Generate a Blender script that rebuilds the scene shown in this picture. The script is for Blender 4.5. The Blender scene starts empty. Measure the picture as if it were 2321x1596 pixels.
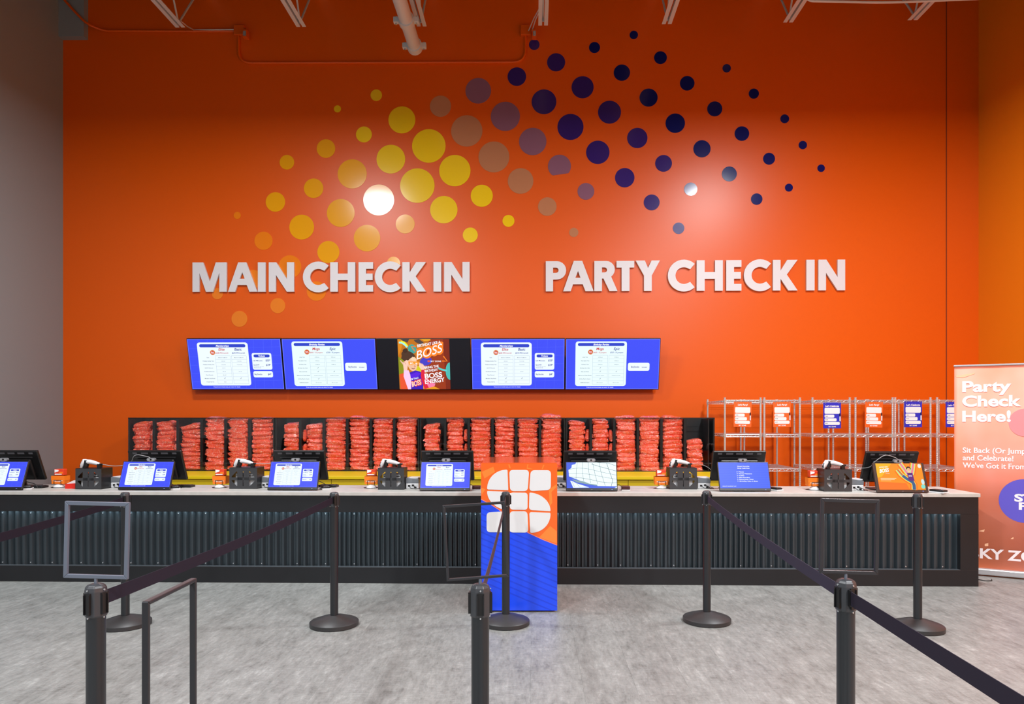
import bpy, bmesh, math, random
from mathutils import Vector, Matrix
random.seed(7)
PI = math.pi
S = bpy.context.scene
COL = S.collection

# ------------------------------------------------------------------ camera
FPX, CX, CY, HC, YAW = 1620.0, 1180.0, 950.0, 1.55, math.radians(1.05)
cam = bpy.data.cameras.new('camera'); camo = bpy.data.objects.new('camera', cam); COL.objects.link(camo)
camo.location = (0, 0, HC); camo.rotation_euler = (PI/2, 0, YAW)
cam.sensor_width = 36; cam.lens = 36*FPX/2321
cam.shift_x = -(CX-1160.5)/2321; cam.shift_y = (CY-798)/2321
cam.clip_start = 0.05; cam.clip_end = 100
S.camera = camo
FW = Vector((-math.sin(YAW), math.cos(YAW), 0)); RT = Vector((math.cos(YAW), math.sin(YAW), 0)); UP = Vector((0, 0, 1))
EYE = Vector((0, 0, HC))
def ray(px, py): return FW + RT*((px-CX)/FPX) + UP*((CY-py)/FPX)
def at(px, py, Y):                       # point of the photo at world depth Y
    d = ray(px, py); return EYE + d*(Y/d.y)
def at_z(px, py, z=0.0):                 # point of the photo on a level plane
    d = ray(px, py); return EYE + d*((z-HC)/d.z)

WY = 10.1                                # the orange wall

# ------------------------------------------------------------------ world, lights, exposure
W = bpy.data.worlds.new('world'); S.world = W; W.use_nodes = True
W.node_tree.nodes['Background'].inputs[0].default_value = (0.93, 0.96, 1.0, 1)
W.node_tree.nodes['Background'].inputs[1].default_value = 0.14
S.view_settings.view_transform = 'Standard'; S.view_settings.look = 'None'
S.view_settings.gamma = 1.0; S.view_settings.use_curve_mapping = False
S.view_settings.exposure = -1.1
def ceiling_lamp(x, y, e, size=0.7, z=5.9, col=(0.95, 0.975, 1.0)):
    l = bpy.data.lights.new('high_bay_light', 'AREA'); l.shape = 'DISK'; l.size = size; l.energy = e; l.color = col
    o = bpy.data.objects.new('high_bay_light', l); COL.objects.link(o); o.location = (x, y, z)
    return o
def mirror_spot(px, py, z):              # where a lamp hangs whose reflection in the wall shows at this pixel
    P = at(px, py, WY); C = Vector((0, 2*WY, HC)); d = P-C
    q = C + d*((z-HC)/d.z); return q.x, q.y
LZ = 5.9
lx, ly = mirror_spot(862, 462, LZ); rx, ry = mirror_spot(1600, 452, LZ)
ceiling_lamp(lx, ly, 470); ceiling_lamp(rx, ry, 600)
for yy in (0.6, -4.4):
    ceiling_lamp(lx, yy, 820); ceiling_lamp(rx, yy, 1060)

# ------------------------------------------------------------------ materials
def lin(c):
    return tuple((v/255/12.92 if v/255 <= .04045 else ((v/255+.055)/1.055)**2.4) for v in c[:3]) + (1,)
MATS = {}
def mat(name, rgb, rough=.5, metal=0, spec=.5, emit=0, coat=0, bump=None, alpha=None, var=None):
    if name in MATS: return MATS[name]
    m = bpy.data.materials.new(name); m.use_nodes = True; nt = m.node_tree; b = nt.nodes['Principled BSDF']
    b.inputs['Base Color'].default_value = lin(rgb); b.inputs['Roughness'].default_value = rough
    b.inputs['Metallic'].default_value = metal; b.inputs['Specular IOR Level'].default_value = spec
    b.inputs['Coat Weight'].default_value = coat; b.inputs['Coat Roughness'].default_value = .12
    if emit:
        b.inputs['Emission Color'].default_value = lin(rgb); b.inputs['Emission Strength'].default_value = emit
        b.inputs['Base Color'].default_value = (.01, .01, .012, 1); b.inputs['Roughness'].default_value = .35
        b.inputs['Specular IOR Level'].default_value = .2
    if bump or var:
        tc = nt.nodes.new('ShaderNodeTexCoord'); n = nt.nodes.new('ShaderNodeTexNoise')
        n.inputs['Scale'].default_value = (bump or var)[0]; n.inputs['Detail'].default_value = 4
        nt.links.new(tc.outputs['Object'], n.inputs['Vector'])
        if bump:
            bp = nt.nodes.new('ShaderNodeBump'); bp.inputs['Strength'].default_value = bump[1]; bp.inputs['Distance'].default_value = .01
            nt.links.new(n.outputs['Fac'], bp.inputs['Height']); nt.links.new(bp.outputs['Normal'], b.inputs['Normal'])
        if var:
            mx = nt.nodes.new('ShaderNodeMix'); mx.data_type = 'RGBA'
            c = lin(rgb); k = var[1]
            mx.inputs['A'].default_value = tuple(v*(1-k) for v in c[:3])+(1,); mx.inputs['B'].default_value = tuple(min(1, v*(1+k)) for v in c[:3])+(1,)
            nt.links.new(n.outputs['Fac'], mx.inputs['Factor']); nt.links.new(mx.outputs['Result'], b.inputs['Base Color'])
    MATS[name] = m; return m

M_ORANGE = mat('orange_wall_paint', (230, 92, 2), rough=.34, spec=.4, bump=(120, .02))
M_ORANGE_R = mat('light_tinted_side_wall_orange', (236, 128, 8), rough=.5, spec=.4)  # wall orange with the yellow cast of the light put into its colour
M_GREY = mat('grey_wall_paint', (138, 145, 148), rough=.6, spec=.3)
M_SEAM = mat('orange_seam_filler', (120, 40, 8), rough=.7)
M_WHITE_STEEL = mat('white_painted_steel', (208, 210, 212), rough=.5)
M_DECK = mat('ceiling_deck_paint', (70, 66, 66), rough=.9)
M_BLACK = mat('black_laminate', (30, 31, 34), rough=.42, spec=.4, var=(3, .25))
M_CORR = mat('black_corrugated_steel', (64, 73, 79), rough=.34, metal=.4, spec=.5)
M_TOP = mat('pale_ash_worktop', (192, 190, 184), rough=.4, var=(14, .16))
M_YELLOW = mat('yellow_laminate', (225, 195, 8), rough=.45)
M_BLKPL = mat('black_plastic', (20, 20, 22), rough=.4)
M_BLKPL2 = mat('dark_grey_plastic', (52, 53, 56), rough=.45)
M_POST = mat('black_powder_coat', (30, 33, 37), rough=.28, spec=.6)
M_BASE = mat('black_rubber_base', (48, 47, 48), rough=.45)
M_HEAD = mat('charcoal_cassette_plastic', (56, 58, 62), rough=.4)
M_BELT = mat('black_nylon_belt', (36, 31, 44), rough=.75, spec=.2)
M_FRAME = mat('grey_sign_frame', (104, 112, 126), rough=.35, metal=.3)
M_FRAMEB = mat('black_sign_frame', (40, 41, 45), rough=.4); M_FRAMED = mat('charcoal_sign_frame', (46, 47, 51), rough=.35, metal=.2)
M_CHROME = mat('chrome_wire', (226, 224, 224), rough=.28, metal=.6)
M_LETTER = mat('white_sign_acrylic', (226, 226, 230), rough=.4)
M_SCREW = mat('zinc_screw', (210, 214, 218), rough=.25, metal=.8)
M_LED = mat('cool_led_strip', (214, 240, 250), emit=60.0)
M_WHITEPL = mat('white_plastic', (228, 228, 230), rough=.35)
M_GREYPL = mat('grey_plastic', (120, 124, 130), rough=.4)
M_CABLE = mat('grey_cable', (150, 150, 152), rough=.5)
M_BLKCABLE = mat('black_cable', (18, 18, 18), rough=.5)
M_ALU = mat('brushed_aluminium', (205, 205, 208), rough=.3, metal=.6)
M_PAPER = mat('white_card_print', (240, 240, 240), rough=.6)
M_CARDO = mat('orange_card_print', (240, 100, 28), rough=.5)
M_CARDB = mat('blue_card_print', (38, 42, 190), rough=.5)
M_INKD = mat('dark_ink', (30, 32, 50), rough=.6)
M_ORBOX = mat('orange_carton', (245, 122, 18), rough=.45)
M_REDBOX = mat('red_orange_carton', (228, 62, 28), rough=.45)

def floor_material():
    m = bpy.data.materials.new('grey_vinyl_plank'); m.use_nodes = True; nt = m.node_tree; b = nt.nodes['Principled BSDF']; N = nt.nodes; L = nt.links
    b.inputs['Roughness'].default_value = .42; b.inputs['Specular IOR Level'].default_value = .35
    g = N.new('ShaderNodeNewGeometry'); oi = N.new('ShaderNodeObjectInfo')
    off = N.new('ShaderNodeVectorMath'); off.operation = 'MULTIPLY_ADD'
    cmb = N.new('ShaderNodeCombineXYZ'); L.new(oi.outputs['Random'], cmb.inputs[2]); 
    off.inputs[1].default_value = (0, 0, 0.12); L.new(cmb.outputs[0], off.inputs[0]); L.new(g.outputs['Position'], off.inputs[2])
    def noise(scale, st, det=6, rough=.6):
        mp = N.new('ShaderNodeMapping'); mp.inputs['Scale'].default_value = st; L.new(off.outputs[0], mp.inputs['Vector'])
        n = N.new('ShaderNodeTexNoise'); n.inputs['Scale'].default_value = scale; n.inputs['Detail'].default_value = det; n.inputs['Roughness'].default_value = rough
        L.new(mp.outputs[0], n.inputs['Vector']); return n.outputs['Fac']
    a = noise(5.5, (1, .6, 1), 7, .65); c = noise(15, (1.9, .5, 1), 6, .75); d = noise(70, (.30, 2.4, 1), 4, .75)
    def mix(x, y, f):
        k = N.new('ShaderNodeMix'); k.inputs['Factor'].default_value = f; L.new(x, k.inputs['A']); L.new(y, k.inputs['B']); return k.outputs['Result']
    s = mix(mix(a, c, .62), d, .30)
    r = N.new('ShaderNodeValToRGB'); L.new(s, r.inputs['Fac'])
    e = r.color_ramp.elements
    e[0].position = .34; e[0].color = lin((84, 84, 80)); e[1].position = .67; e[1].color = lin((182, 184, 181))
    k = e.new(.47); k.color = lin((128, 129, 126)); k = e.new(.56); k.color = lin((145, 146, 143))
    L.new(r.outputs['Color'], b.inputs['Base Color'])
    bp = N.new('ShaderNodeBump'); bp.inputs['Strength'].default_value = .06; bp.inputs['Distance'].default_value = .005
    L.new(d, bp.inputs['Height']); L.new(bp.outputs['Normal'], b.inputs['Normal'])
    return m
M_FLOOR = floor_material()

def sock_material(name, seed):
    m = bpy.data.materials.new(name); m.use_nodes = True; nt = m.node_tree; b = nt.nodes['Principled BSDF']; N = nt.nodes; L = nt.links
    tc = N.new('ShaderNodeTexCoord'); oi = N.new('ShaderNodeObjectInfo')
    ad = N.new('ShaderNodeVectorMath'); ad.operation = 'ADD'; L.new(tc.outputs['Object'], ad.inputs[0])
    sc = N.new('ShaderNodeVectorMath'); sc.operation = 'SCALE'; sc.inputs['Scale'].default_value = 9; L.new(oi.outputs['Random'], sc.inputs[0])
    L.new(sc.outputs[0], ad.inputs[1])
    mp = N.new('ShaderNodeMapping'); mp.inputs['Scale'].default_value = (1, 1, 2.0); L.new(ad.outputs[0], mp.inputs['Vector'])
    n = N.new('ShaderNodeTexNoise'); n.inputs['Scale'].default_value = 22; n.inputs['Detail'].default_value = 3; n.inputs['Distortion'].default_value = 1.4
    L.new(mp.outputs[0], n.inputs['Vector'])
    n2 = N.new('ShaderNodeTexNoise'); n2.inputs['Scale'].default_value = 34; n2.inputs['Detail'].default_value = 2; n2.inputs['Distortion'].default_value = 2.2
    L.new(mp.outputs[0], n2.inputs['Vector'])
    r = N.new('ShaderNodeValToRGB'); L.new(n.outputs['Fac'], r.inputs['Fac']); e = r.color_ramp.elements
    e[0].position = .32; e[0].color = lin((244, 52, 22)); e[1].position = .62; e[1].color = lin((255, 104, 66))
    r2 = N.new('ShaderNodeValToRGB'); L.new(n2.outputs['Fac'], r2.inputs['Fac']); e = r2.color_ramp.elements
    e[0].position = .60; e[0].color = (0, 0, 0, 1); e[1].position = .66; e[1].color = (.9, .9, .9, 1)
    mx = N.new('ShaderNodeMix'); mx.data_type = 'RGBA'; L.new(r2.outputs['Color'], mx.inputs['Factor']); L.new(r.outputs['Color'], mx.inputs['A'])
    mx.inputs['B'].default_value = lin((255, 232, 226)); L.new(mx.outputs['Result'], b.inputs['Base Color'])  # whitish streaks: milky film, with its glints painted in
    b.inputs['Roughness'].default_value = .35; b.inputs['Coat Weight'].default_value = 1; b.inputs['Coat Roughness'].default_value = .1
    bp = N.new('ShaderNodeBump'); bp.inputs['Strength'].default_value = .9; bp.inputs['Distance'].default_value = .012
    L.new(n.outputs['Fac'], bp.inputs['Height']); L.new(bp.outputs['Normal'], b.inputs['Normal']); L.new(bp.outputs['Normal'], b.inputs['Coat Normal'])
    return m
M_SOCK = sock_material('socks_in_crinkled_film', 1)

def clear_material():
    m = bpy.data.materials.new('clear_acrylic'); m.use_nodes = True; nt = m.node_tree; nt.nodes.clear(); N = nt.nodes; L = nt.links
    o = N.new('ShaderNodeOutputMaterial'); t = N.new('ShaderNodeBsdfTransparent'); t.inputs[0].default_value = (.97, .97, .97, 1)
    g = N.new('ShaderNodeBsdfGlossy'); g.inputs['Roughness'].default_value = .02
    lw = N.new('ShaderNodeLayerWeight'); pw = N.new('ShaderNodeMath'); pw.operation = 'POWER'; pw.inputs[1].default_value = 5; L.new(lw.outputs['Facing'], pw.inputs[0])
    f = N.new('ShaderNodeMath'); f.operation = 'MULTIPLY_ADD'; f.inputs[1].default_value = .9; f.inputs[2].default_value = .035; L.new(pw.outputs[0], f.inputs[0])
    mx = N.new('ShaderNodeMixShader'); L.new(f.outputs[0], mx.inputs[0]); L.new(t.outputs[0], mx.inputs[1]); L.new(g.outputs[0], mx.inputs[2]); L.new(mx.outputs[0], o.inputs[0])
    return m
M_CLEAR = clear_material()

# ------------------------------------------------------------------ mesh helpers
class MB:
    def __init__(s): s.v = []; s.f = []
    def add(s, vs, fs):
        o = len(s.v); s.v += [tuple(v) for v in vs]; s.f += [tuple(i+o for i in f) for f in fs]; return s
    def box(s, a, b, mtx=None):
        x0, y0, z0 = a; x1, y1, z1 = b
        vs = [Vector(p) for p in ((x0,y0,z0),(x1,y0,z0),(x1,y1,z0),(x0,y1,z0),(x0,y0,z1),(x1,y0,z1),(x1,y1,z1),(x0,y1,z1))]
        if mtx: vs = [mtx @ v for v in vs]
        return s.add(vs, [(3,2,1,0),(4,5,6,7),(0,1,5,4),(1,2,6,5),(2,3,7,6),(3,0,4,7)])
    def tube(s, pts, r, n=8, cap=True):
        pts = [Vector(p) for p in pts]; rs = r if isinstance(r, (list, tuple)) else [r]*len(pts); vs = []; fs = []
        up = None
        for i, p in enumerate(pts):
            t = (pts[min(i+1, len(pts)-1)]-pts[max(i-1, 0)]).normalized()
            if up is None: up = Vector((0, 0, 1)) if abs(t.z) < .9 else Vector((1, 0, 0))
            u = t.cross(up).normalized(); w = u.cross(t).normalized(); up = w
            for k in range(n):
                a = 2*PI*k/n; vs.append(p+u*(math.cos(a)*rs[i])+w*(math.sin(a)*rs[i]))
        for i in range(len(pts)-1):
            for k in range(n): fs.append((i*n+k, i*n+(k+1) % n, (i+1)*n+(k+1) % n, (i+1)*n+k))
        if cap: fs.append(tuple(range(n-1, -1, -1))); fs.append(tuple((len(pts)-1)*n+k for k in range(n)))
        return s.add(vs, fs)
    def lathe(s, prof, n=24, c=(0, 0, 0)):
        vs = []; fs = []
        for r, z in prof:
            for k in range(n):
                a = 2*PI*(k+.5)/n; vs.append((c[0]+r*math.cos(a), c[1]+r*math.sin(a), c[2]+z))
        for i in range(len(prof)-1):
            for k in range(n): fs.append((i*n+k, i*n+(k+1) % n, (i+1)*n+(k+1) % n, (i+1)*n+k))
        fs.append(tuple(range(n-1, -1, -1))); fs.append(tuple((len(prof)-1)*n+k for k in range(n)))
        return s.add(vs, fs)
    def slab(s, poly, y0, y1, fn=None):   # polygon in x,z given thickness in y (y0 front)
        n = len(poly)
        area = sum(poly[i][0]*poly[(i+1) % n][1]-poly[(i+1) % n][0]*poly[i][1] for i in range(n))
        if area < 0: poly = poly[::-1]
        vs = [(p[0], y0, p[1]) for p in poly]+[(p[0], y1, p[1]) for p in poly]
        fs = [tuple(range(n)), tuple(range(2*n-1, n-1, -1))]+[(i+n, (i+1) % n+n, (i+1) % n, i) for i in range(n)]
        return s.add(vs, fs)
    def flat(s, poly, y):
        n = len(poly)
        area = sum(poly[i][0]*poly[(i+1) % n][1]-poly[(i+1) % n][0]*poly[i][1] for i in range(n))
        if area < 0: poly = poly[::-1]
        return s.add([(p[0], y, p[1]) for p in poly], [tuple(range(n))])
    def mesh(s, name, m, smooth=False):
        me = bpy.data.meshes.new(name); me.from_pydata(s.v, [], s.f); me.materials.append(m)
        if smooth:
            me.polygons.foreach_set('use_smooth', [True]*len(me.polygons))
            me.set_sharp_from_angle(angle=math.radians(40))
        me.update(); return me
    def build(s, name, m, parent=None, smooth=False, loc=None):
        o = bpy.data.objects.new(name, s.mesh(name, m, smooth)); COL.objects.link(o)
        if parent: o.parent = parent
        if loc: o.location = loc
        return o
def bevel(o, w=.004, n=2):
    b = o.modifiers.new('bevel', 'BEVEL'); b.width = w; b.segments = n; b.limit_method = 'ANGLE'; return o
def thing(name, label, cat, loc=(0, 0, 0), rot=(0, 0, 0), group=None):
    o = bpy.data.objects.new(name, None); COL.objects.link(o); o.location = loc; o.rotation_euler = rot; o.empty_display_size = .1
    return tag(o, label, cat, group)
def tag(o, label, cat, group=None):
    o['label'] = label; o['category'] = cat
    if group: o['group'] = group
    return o
def struct(o, label=None):
    o['kind'] = 'structure'
    if label: o['label'] = label
    return o
def boxo(name, a, b, m, parent=None, bev=0):
    o = MB().box(a, b).build(name, m, parent)
    if bev: bevel(o, bev)
    return o
def arcpts(cx, cy, rx, ry, a0, a1, n):
    return [(cx+rx*math.cos(math.radians(a0+(a1-a0)*i/n)), cy+ry*math.sin(math.radians(a0+(a1-a0)*i/n))) for i in range(n+1)]
def rrect(x0, z0, x1, z1, r, n=4):
    r = min(r, (x1-x0)/2, (z1-z0)/2)
    return arcpts(x1-r, z1-r, r, r, 0, 90, n)+arcpts(x0+r, z1-r, r, r, 90, 180, n)+arcpts(x0+r, z0+r, r, r, 180, 270, n)+arcpts(x1-r, z0+r, r, r, 270, 360, n)
def round_poly(pts, r, n=4):              # rounds each corner of a polygon; r may be one radius per corner
    out = []; k = len(pts); rr = r if isinstance(r, (list, tuple)) else [r]*k
    for i in range(k):
        p = Vector(pts[i]); a = Vector(pts[i-1]); b = Vector(pts[(i+1) % k])
        ra = min(rr[i], (a-p).length*.49, (b-p).length*.49)
        if ra < 1e-6: out.append((p.x, p.y)); continue
        p0 = p+(a-p).normalized()*ra; p1 = p+(b-p).normalized()*ra
        for j in range(n+1):
            t = j/n; q = p0*(1-t)**2+p*2*t*(1-t)+p1*t*t; out.append((q.x, q.y))
    return out

# ------------------------------------------------------------------ lettering
_tc = {}
def text2d(s, bold=0.0, shear=0.0, space=1.0):
    key = (s, bold, shear, space)
    if key in _tc: return _tc[key]
    c = bpy.data.curves.new('lettering', 'FONT'); c.body = s; c.size = 1; c.offset = bold; c.shear = shear; c.resolution_u = 5; c.space_character = space
    o = bpy.data.objects.new('lettering', c); COL.objects.link(o)
    dg = bpy.context.evaluated_depsgraph_get(); me = o.evaluated_get(dg).to_mesh()
    vs = [(v.co.x, v.co.y) for v in me.vertices]; fs = [tuple(p.vertices) for p in me.polygons]
    o.evaluated_get(dg).to_mesh_clear(); bpy.data.objects.remove(o); bpy.data.curves.remove(c)
    x0 = min([v[0] for v in vs], default=0); x1 = max([v[0] for v in vs], default=0)
    _tc[key] = (vs, fs, x0, x1); return _tc[key]
CAP = .73
def put_text(mb, s, x, z, cap, y, align='l', bold=0.0, shear=0.0, width=None, rot=0.0, space=1.0):
    """text whose baseline starts at x,z (local x,z plane), capital height cap; width squeezes it to fit"""
    vs, fs, x0, x1 = text2d(s, bold, shear, space)
    k = cap/CAP; kx = k if width is None else width/max(1e-6, x1-x0)
    w = (x1-x0)*kx; dx = {'l': 0, 'c': -w/2, 'r': -w}[align]
    cr, sr = math.cos(rot), math.sin(rot); out = []
    for v in vs:
        a = (v[0]-x0)*kx+dx; b = v[1]*k
        out.append((x+a*cr-b*sr, y, z+a*sr+b*cr))
    mb.add(out, fs)
    return w

# ================================================================== THE SETTING
XL = at(143, 600, WY).x; XR = at(2218, 600, WY).x
HT = 7.6
struct(boxo('wall_back', (XL-.2, WY, 0), (XR+.2, WY+.2, HT), M_ORANGE))
struct(boxo('wall_left', (XL-.2, -6, 0), (XL, WY, HT), M_GREY))
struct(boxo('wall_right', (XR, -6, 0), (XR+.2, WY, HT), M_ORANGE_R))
struct(boxo('ceiling', (XL-.2, -6, HT), (XR+.2, WY+.2, HT+.1), M_DECK))
fl = struct(boxo('floor', (XL-.2, -6, -.1), (XR+.2, WY+.2, -.006), M_FLOOR))
# vinyl planks, laid away from the viewer
pw, pl = .305, 1.22
plank = MB().box((-pw/2+.00025, -pl/2+.00025, -.006), (pw/2-.00025, pl/2-.00025, 0)).mesh('plank', M_FLOOR)
rest = MB()
i = 0; x = XL+pw/2
while x < XR+.1:
    y = 2.2-(i % 3)*pl/3
    while y-pl/2 < 8.2:
        if y+pl/2 > 3.2 and -5.6 < x < 5.6 and y-pl/2 < 7.0:
            o = bpy.data.objects.new('plank', plank); COL.objects.link(o); o.location = (x, y, 0); o.parent = fl
        else:
            rest.box((max(XL, x-pw/2+.0006), y-pl/2+.0006, -.006), (min(XR, x+pw/2-.0006), y+pl/2-.0006, 0))
        y += pl
    i += 1; x += pw
r = rest.build('plank_field', M_FLOOR, fl); r['kind'] = 'stuff'
near = boxo('vinyl_sheet', (XL, -6, -.006), (XR, .7, 0), M_FLOOR, fl)
# seam of the wall and the grey block in the corner
sx = at(2145, 600, WY).x
struct(boxo('trim_1', (sx-.006, WY-.003, 0), (sx+.006, WY+.01, HT), M_SEAM))
g = at(190, 82, WY-.1)
struct(boxo('trim_2', (XL, WY-.1, g.z), (g.x, WY, HT), M_GREY))

# roof joists: double bottom chord, round web bars, top chord
JE = 9.2
for px, py in ((409, 62.5), (683, 61), (956, 60), (1231, 58), (1511, 55), (1786, 51), (2068, 46)):
    p = at(px, py, JE); n = ['leftmost', 'second from left', 'third from left', 'middle', 'third from right', 'second from right', 'rightmost'][[409, 683, 956, 1231, 1511, 1786, 2068].index(px)]
    t = thing('roof_joist', 'white steel roof joist above the orange wall, '+n+' of seven', 'joist', (p.x, JE, p.z), group='white roof joists')
    for sg in (-1, 1):
        MB().box((min(sg*.014, sg*.062), -9, 0), (max(sg*.014, sg*.062), 0, .006)).box((min(sg*.014, sg*.020), -9, .006), (max(sg*.014, sg*.020), 0, .055)).build('chord_angle', M_WHITE_STEEL, t)
    MB().box((-.06, -9, HT-p.z-.06), (.06, .9, HT-p.z)).build('top_chord', M_WHITE_STEEL, t)
    w = MB(); top = HT-p.z-.03
    for k in range(8):
        y0 = -.05-k*1.1; w.tube([(0, y0, .03), (0, y0-.5, top)], .012, 6).tube([(0, y0-.5, top), (0, y0-1.1, .03)], .012, 6)
    w.tube([(0, -.05, .03), (0, .62, top)], .014, 6); w.build('web_bars', M_WHITE_STEEL, t)

# sprinkler main
p = at(940, 106, 9.35); PR = .082
t = thing('sprinkler_pipe', 'thick white capped sprinkler pipe running between the roof joists', 'pipe', (p.x, 9.35, p.z))
MB().tube([(0, 0, 0), (0, -9, 0)], PR, 20).build('pipe_run', M_WHITE_STEEL, t, True)
for yy, e in ((-.02, 1), (-.62, 0)):
    c = MB().tube([(0, yy-.05, 0), (0, yy+.05, 0)], PR+.018, 20)
    for sg in (-1, 1):
        c.box((sg*.125-.03, yy-.03, -.03), (sg*.125+.03, yy+.03, .03))
    cc = c.build('pipe_coupling', M_WHITE_STEEL, t, True)
    for sg in (-1, 1): MB().tube([(sg*.125, yy, -.05), (sg*.125, yy, .05)], .012, 6).build('bolt', M_SCREW, cc)
MB().tube([(0, .03, 0), (0, .06, 0)], [PR, PR*.7], 20).build('end_cap', M_WHITE_STEEL, t, True)

# conduit painted into the wall
def on_wall(px, py, off=.02): return at(px, py, WY-off)
def bend(pts, r, n=5):                    # polyline with rounded corners
    pts = [Vector(p) for p in pts]; out = [pts[0]]
    for i in range(1, len(pts)-1):
        a, p, b = pts[i-1], pts[i], pts[i+1]; ra = min(r, (a-p).length*.45, (b-p).length*.45)
        p0 = p+(a-p).normalized()*ra; p1 = p+(b-p).normalized()*ra
        for j in range(n+1):
            q = j/n; out.append(p0*(1-q)**2+p*2*q*(1-q)+p1*q*q)
    out.append(pts[-1]); return out
tag(MB().tube(bend([on_wall(120, -30, .13), on_wall(165, 22, .13), on_wall(196, 54, .13), on_wall(235, 70, .03), on_wall(538, 71)], .18), .016, 8).build('conduit', M_ORANGE, None, True), 'orange painted conduit sloping from the grey corner to the left junction box', 'conduit', 'wall conduits')
tag(MB().tube(bend([on_wall(541, 78), on_wall(541, 143), on_wall(1191, 141), on_wall(1191, 78)], .22), .018, 8).build('conduit', M_ORANGE, None, True), 'long U-shaped orange painted conduit joining the two junction boxes', 'conduit', 'wall conduits')
for px, py, l in ((545, 72, 'left'), (1192, 72, 'right')):
    q = on_wall(px, py, 0); t = thing('junction_box', 'orange painted wall junction box with a small spotlight, %s of the two' % l, 'junction box', (q.x, WY, q.z), group='junction boxes')
    bevel(MB().box((-.075, -.06, -.07), (.075, 0, .07)).build('box_body', M_ORANGE, t), .008)
    sg = 1
    h = MB().tube([(sg*.09, -.07, 0), (sg*.13, -.10, -.05)], .02, 8).box((sg*.12-.03, -.15, -.15), (sg*.12+.03, -.06, -.05)); h.build('lamp_head', M_ORANGE, t)
    MB().box((.10, -.155, -.14), (.14, -.15, -.07)).build('lamp_lens', M_SCREW, t)
tag(MB().tube([at(408, 46, 9.3), at(425, 60, 9.7), at(440, 68, WY-.03), on_wall(535, 67, .045), on_wall(545, 62, .05)], .008, 6).build('wire', M_WHITE_STEEL, None, True), 'white wire from leftmost roof joist along the orange conduit', 'wire', 'loose white wires')
for k in (0, 1):
    tag(MB().tube([at(1222+k*2, 20+k*3, 9.3), at(1210+k*4, 42+k*2, 9.7), at(1198+k*8, 70, WY-.05)], .008, 6).build('wire', M_WHITE_STEEL, None, True), ['left one of the two white wires dropping to the right junction box', 'right one of the two white wires dropping to the right junction box'][k], 'wire', 'loose white wires')
tag(MB().tube(bend([at(1815, -20, 8.2), at(1832, 2, 8.2), at(2010, 6, 8.2), at(2130, 1, 8.2), at(2330, -8, 8.2)], .3), .014, 8).build('ceiling_conduit', M_WHITE_STEEL, None, True), 'thin white conduit hung under the joists at upper right', 'conduit')

# ================================================================== DOTS AND LETTERS ON THE WALL
DOTS = {
 'yellow': ((246, 208, 22), [(853,216,13),(765,247,8),(825,305,18),(911,272,30.5),(972,331,38),(886,361,32.5),(1031,387,35.5),(946,421,39),(1092,444,25),(1006,475.5,31),(1152.5,501,13.5),(1066,533,17)]),
 'amber': ((240, 168, 16), [(739,337,21),(650.5,368,16.5),(711,427,22),(624.5,458,22),(798.5,394.5,33),(772.5,483,31.5),(858.5,453.5,35),(684,515,28),(744.5,571.5,25),(832,540,30),(918.5,508,21.5),(892,597,15)]),
 'light_orange': ((240, 130, 22), [(538,488.5,8),(597.5,546,20.5),(657,605,26),(574,633,21),(493,666,12.5),(717.5,660,22),(630,693,17),(543,723,18)]),
 'tan': ((192, 130, 92), [(998.5,241,24),(1058,297,35.5),(1119.5,356,35),(1180,410.5,29),(1240.5,468.5,21),(1300.5,527,10.5)]),
 'mauve': ((142, 98, 122), [(1084,206,29),(1145.5,264,33),(1207.5,321,31),(1268,377,26),(1328,434,19)]),
 'violet': ((54, 32, 118), [(1171.5,174,21),(1211,101.5,12),(1260.5,141.5,20.5),(1320.5,198,25),(1233,231,28),(1293,288,29.5),(1381.5,254.5,26),(1355,345.5,26.5),(1416,403,22),(1444.5,313,23),(1504,370.5,19),(1477,459,18),(1538,517.5,13),(1565.5,429,15)]),
 'navy': ((8, 20, 104), [(1436.5,79.5,9.5),(1347.5,108,12.5),(1497,131,14.5),(1409.5,165,18.5),(1557.5,189,16.5),(1647,155,9.5),(1470,221.5,20.5),(1708.5,212.5,11.5),(1620,247,17),(1530.5,279.5,22),(1778.5,269.5,10),(1681.5,303,16.5),(1591,337.5,19.5),(1819.5,329,9.5),(1743,360,13.5),(1653,394.5,17),(1861,381.5,8.5),(1788,425.5,9),(1715,451.5,13)]),
}
c0 = at(1200, 400, WY)
mural = thing('dot_mural', 'arc of round vinyl dots fading from yellow through tan to navy', 'wall decal', (c0.x, WY-.001, c0.z))
for nm, (rgb, lst) in DOTS.items():
    m = mat(nm+'_vinyl', rgb, rough=.16, spec=.55)
    for px, py, pr in lst:
        q = at(px, py, WY); rad = (at(px+pr, py, WY)-at(px-pr, py, WY)).length/2
        pts = arcpts(q.x-c0.x, q.z-c0.z, rad, rad, 0, 360, 44)[:-1]
        if (px, py) == (1268, 377):       # one dot has lost its lower edge
            zc = q.z-c0.z-rad*.72
            pts = [(a, max(b, zc+(a-(q.x-c0.x))*.14)) if a > q.x-c0.x-rad*.62 else (a, b) for a, b in pts]
        MB().slab(pts, -.003, 0).build('dot', m, mural)

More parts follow.
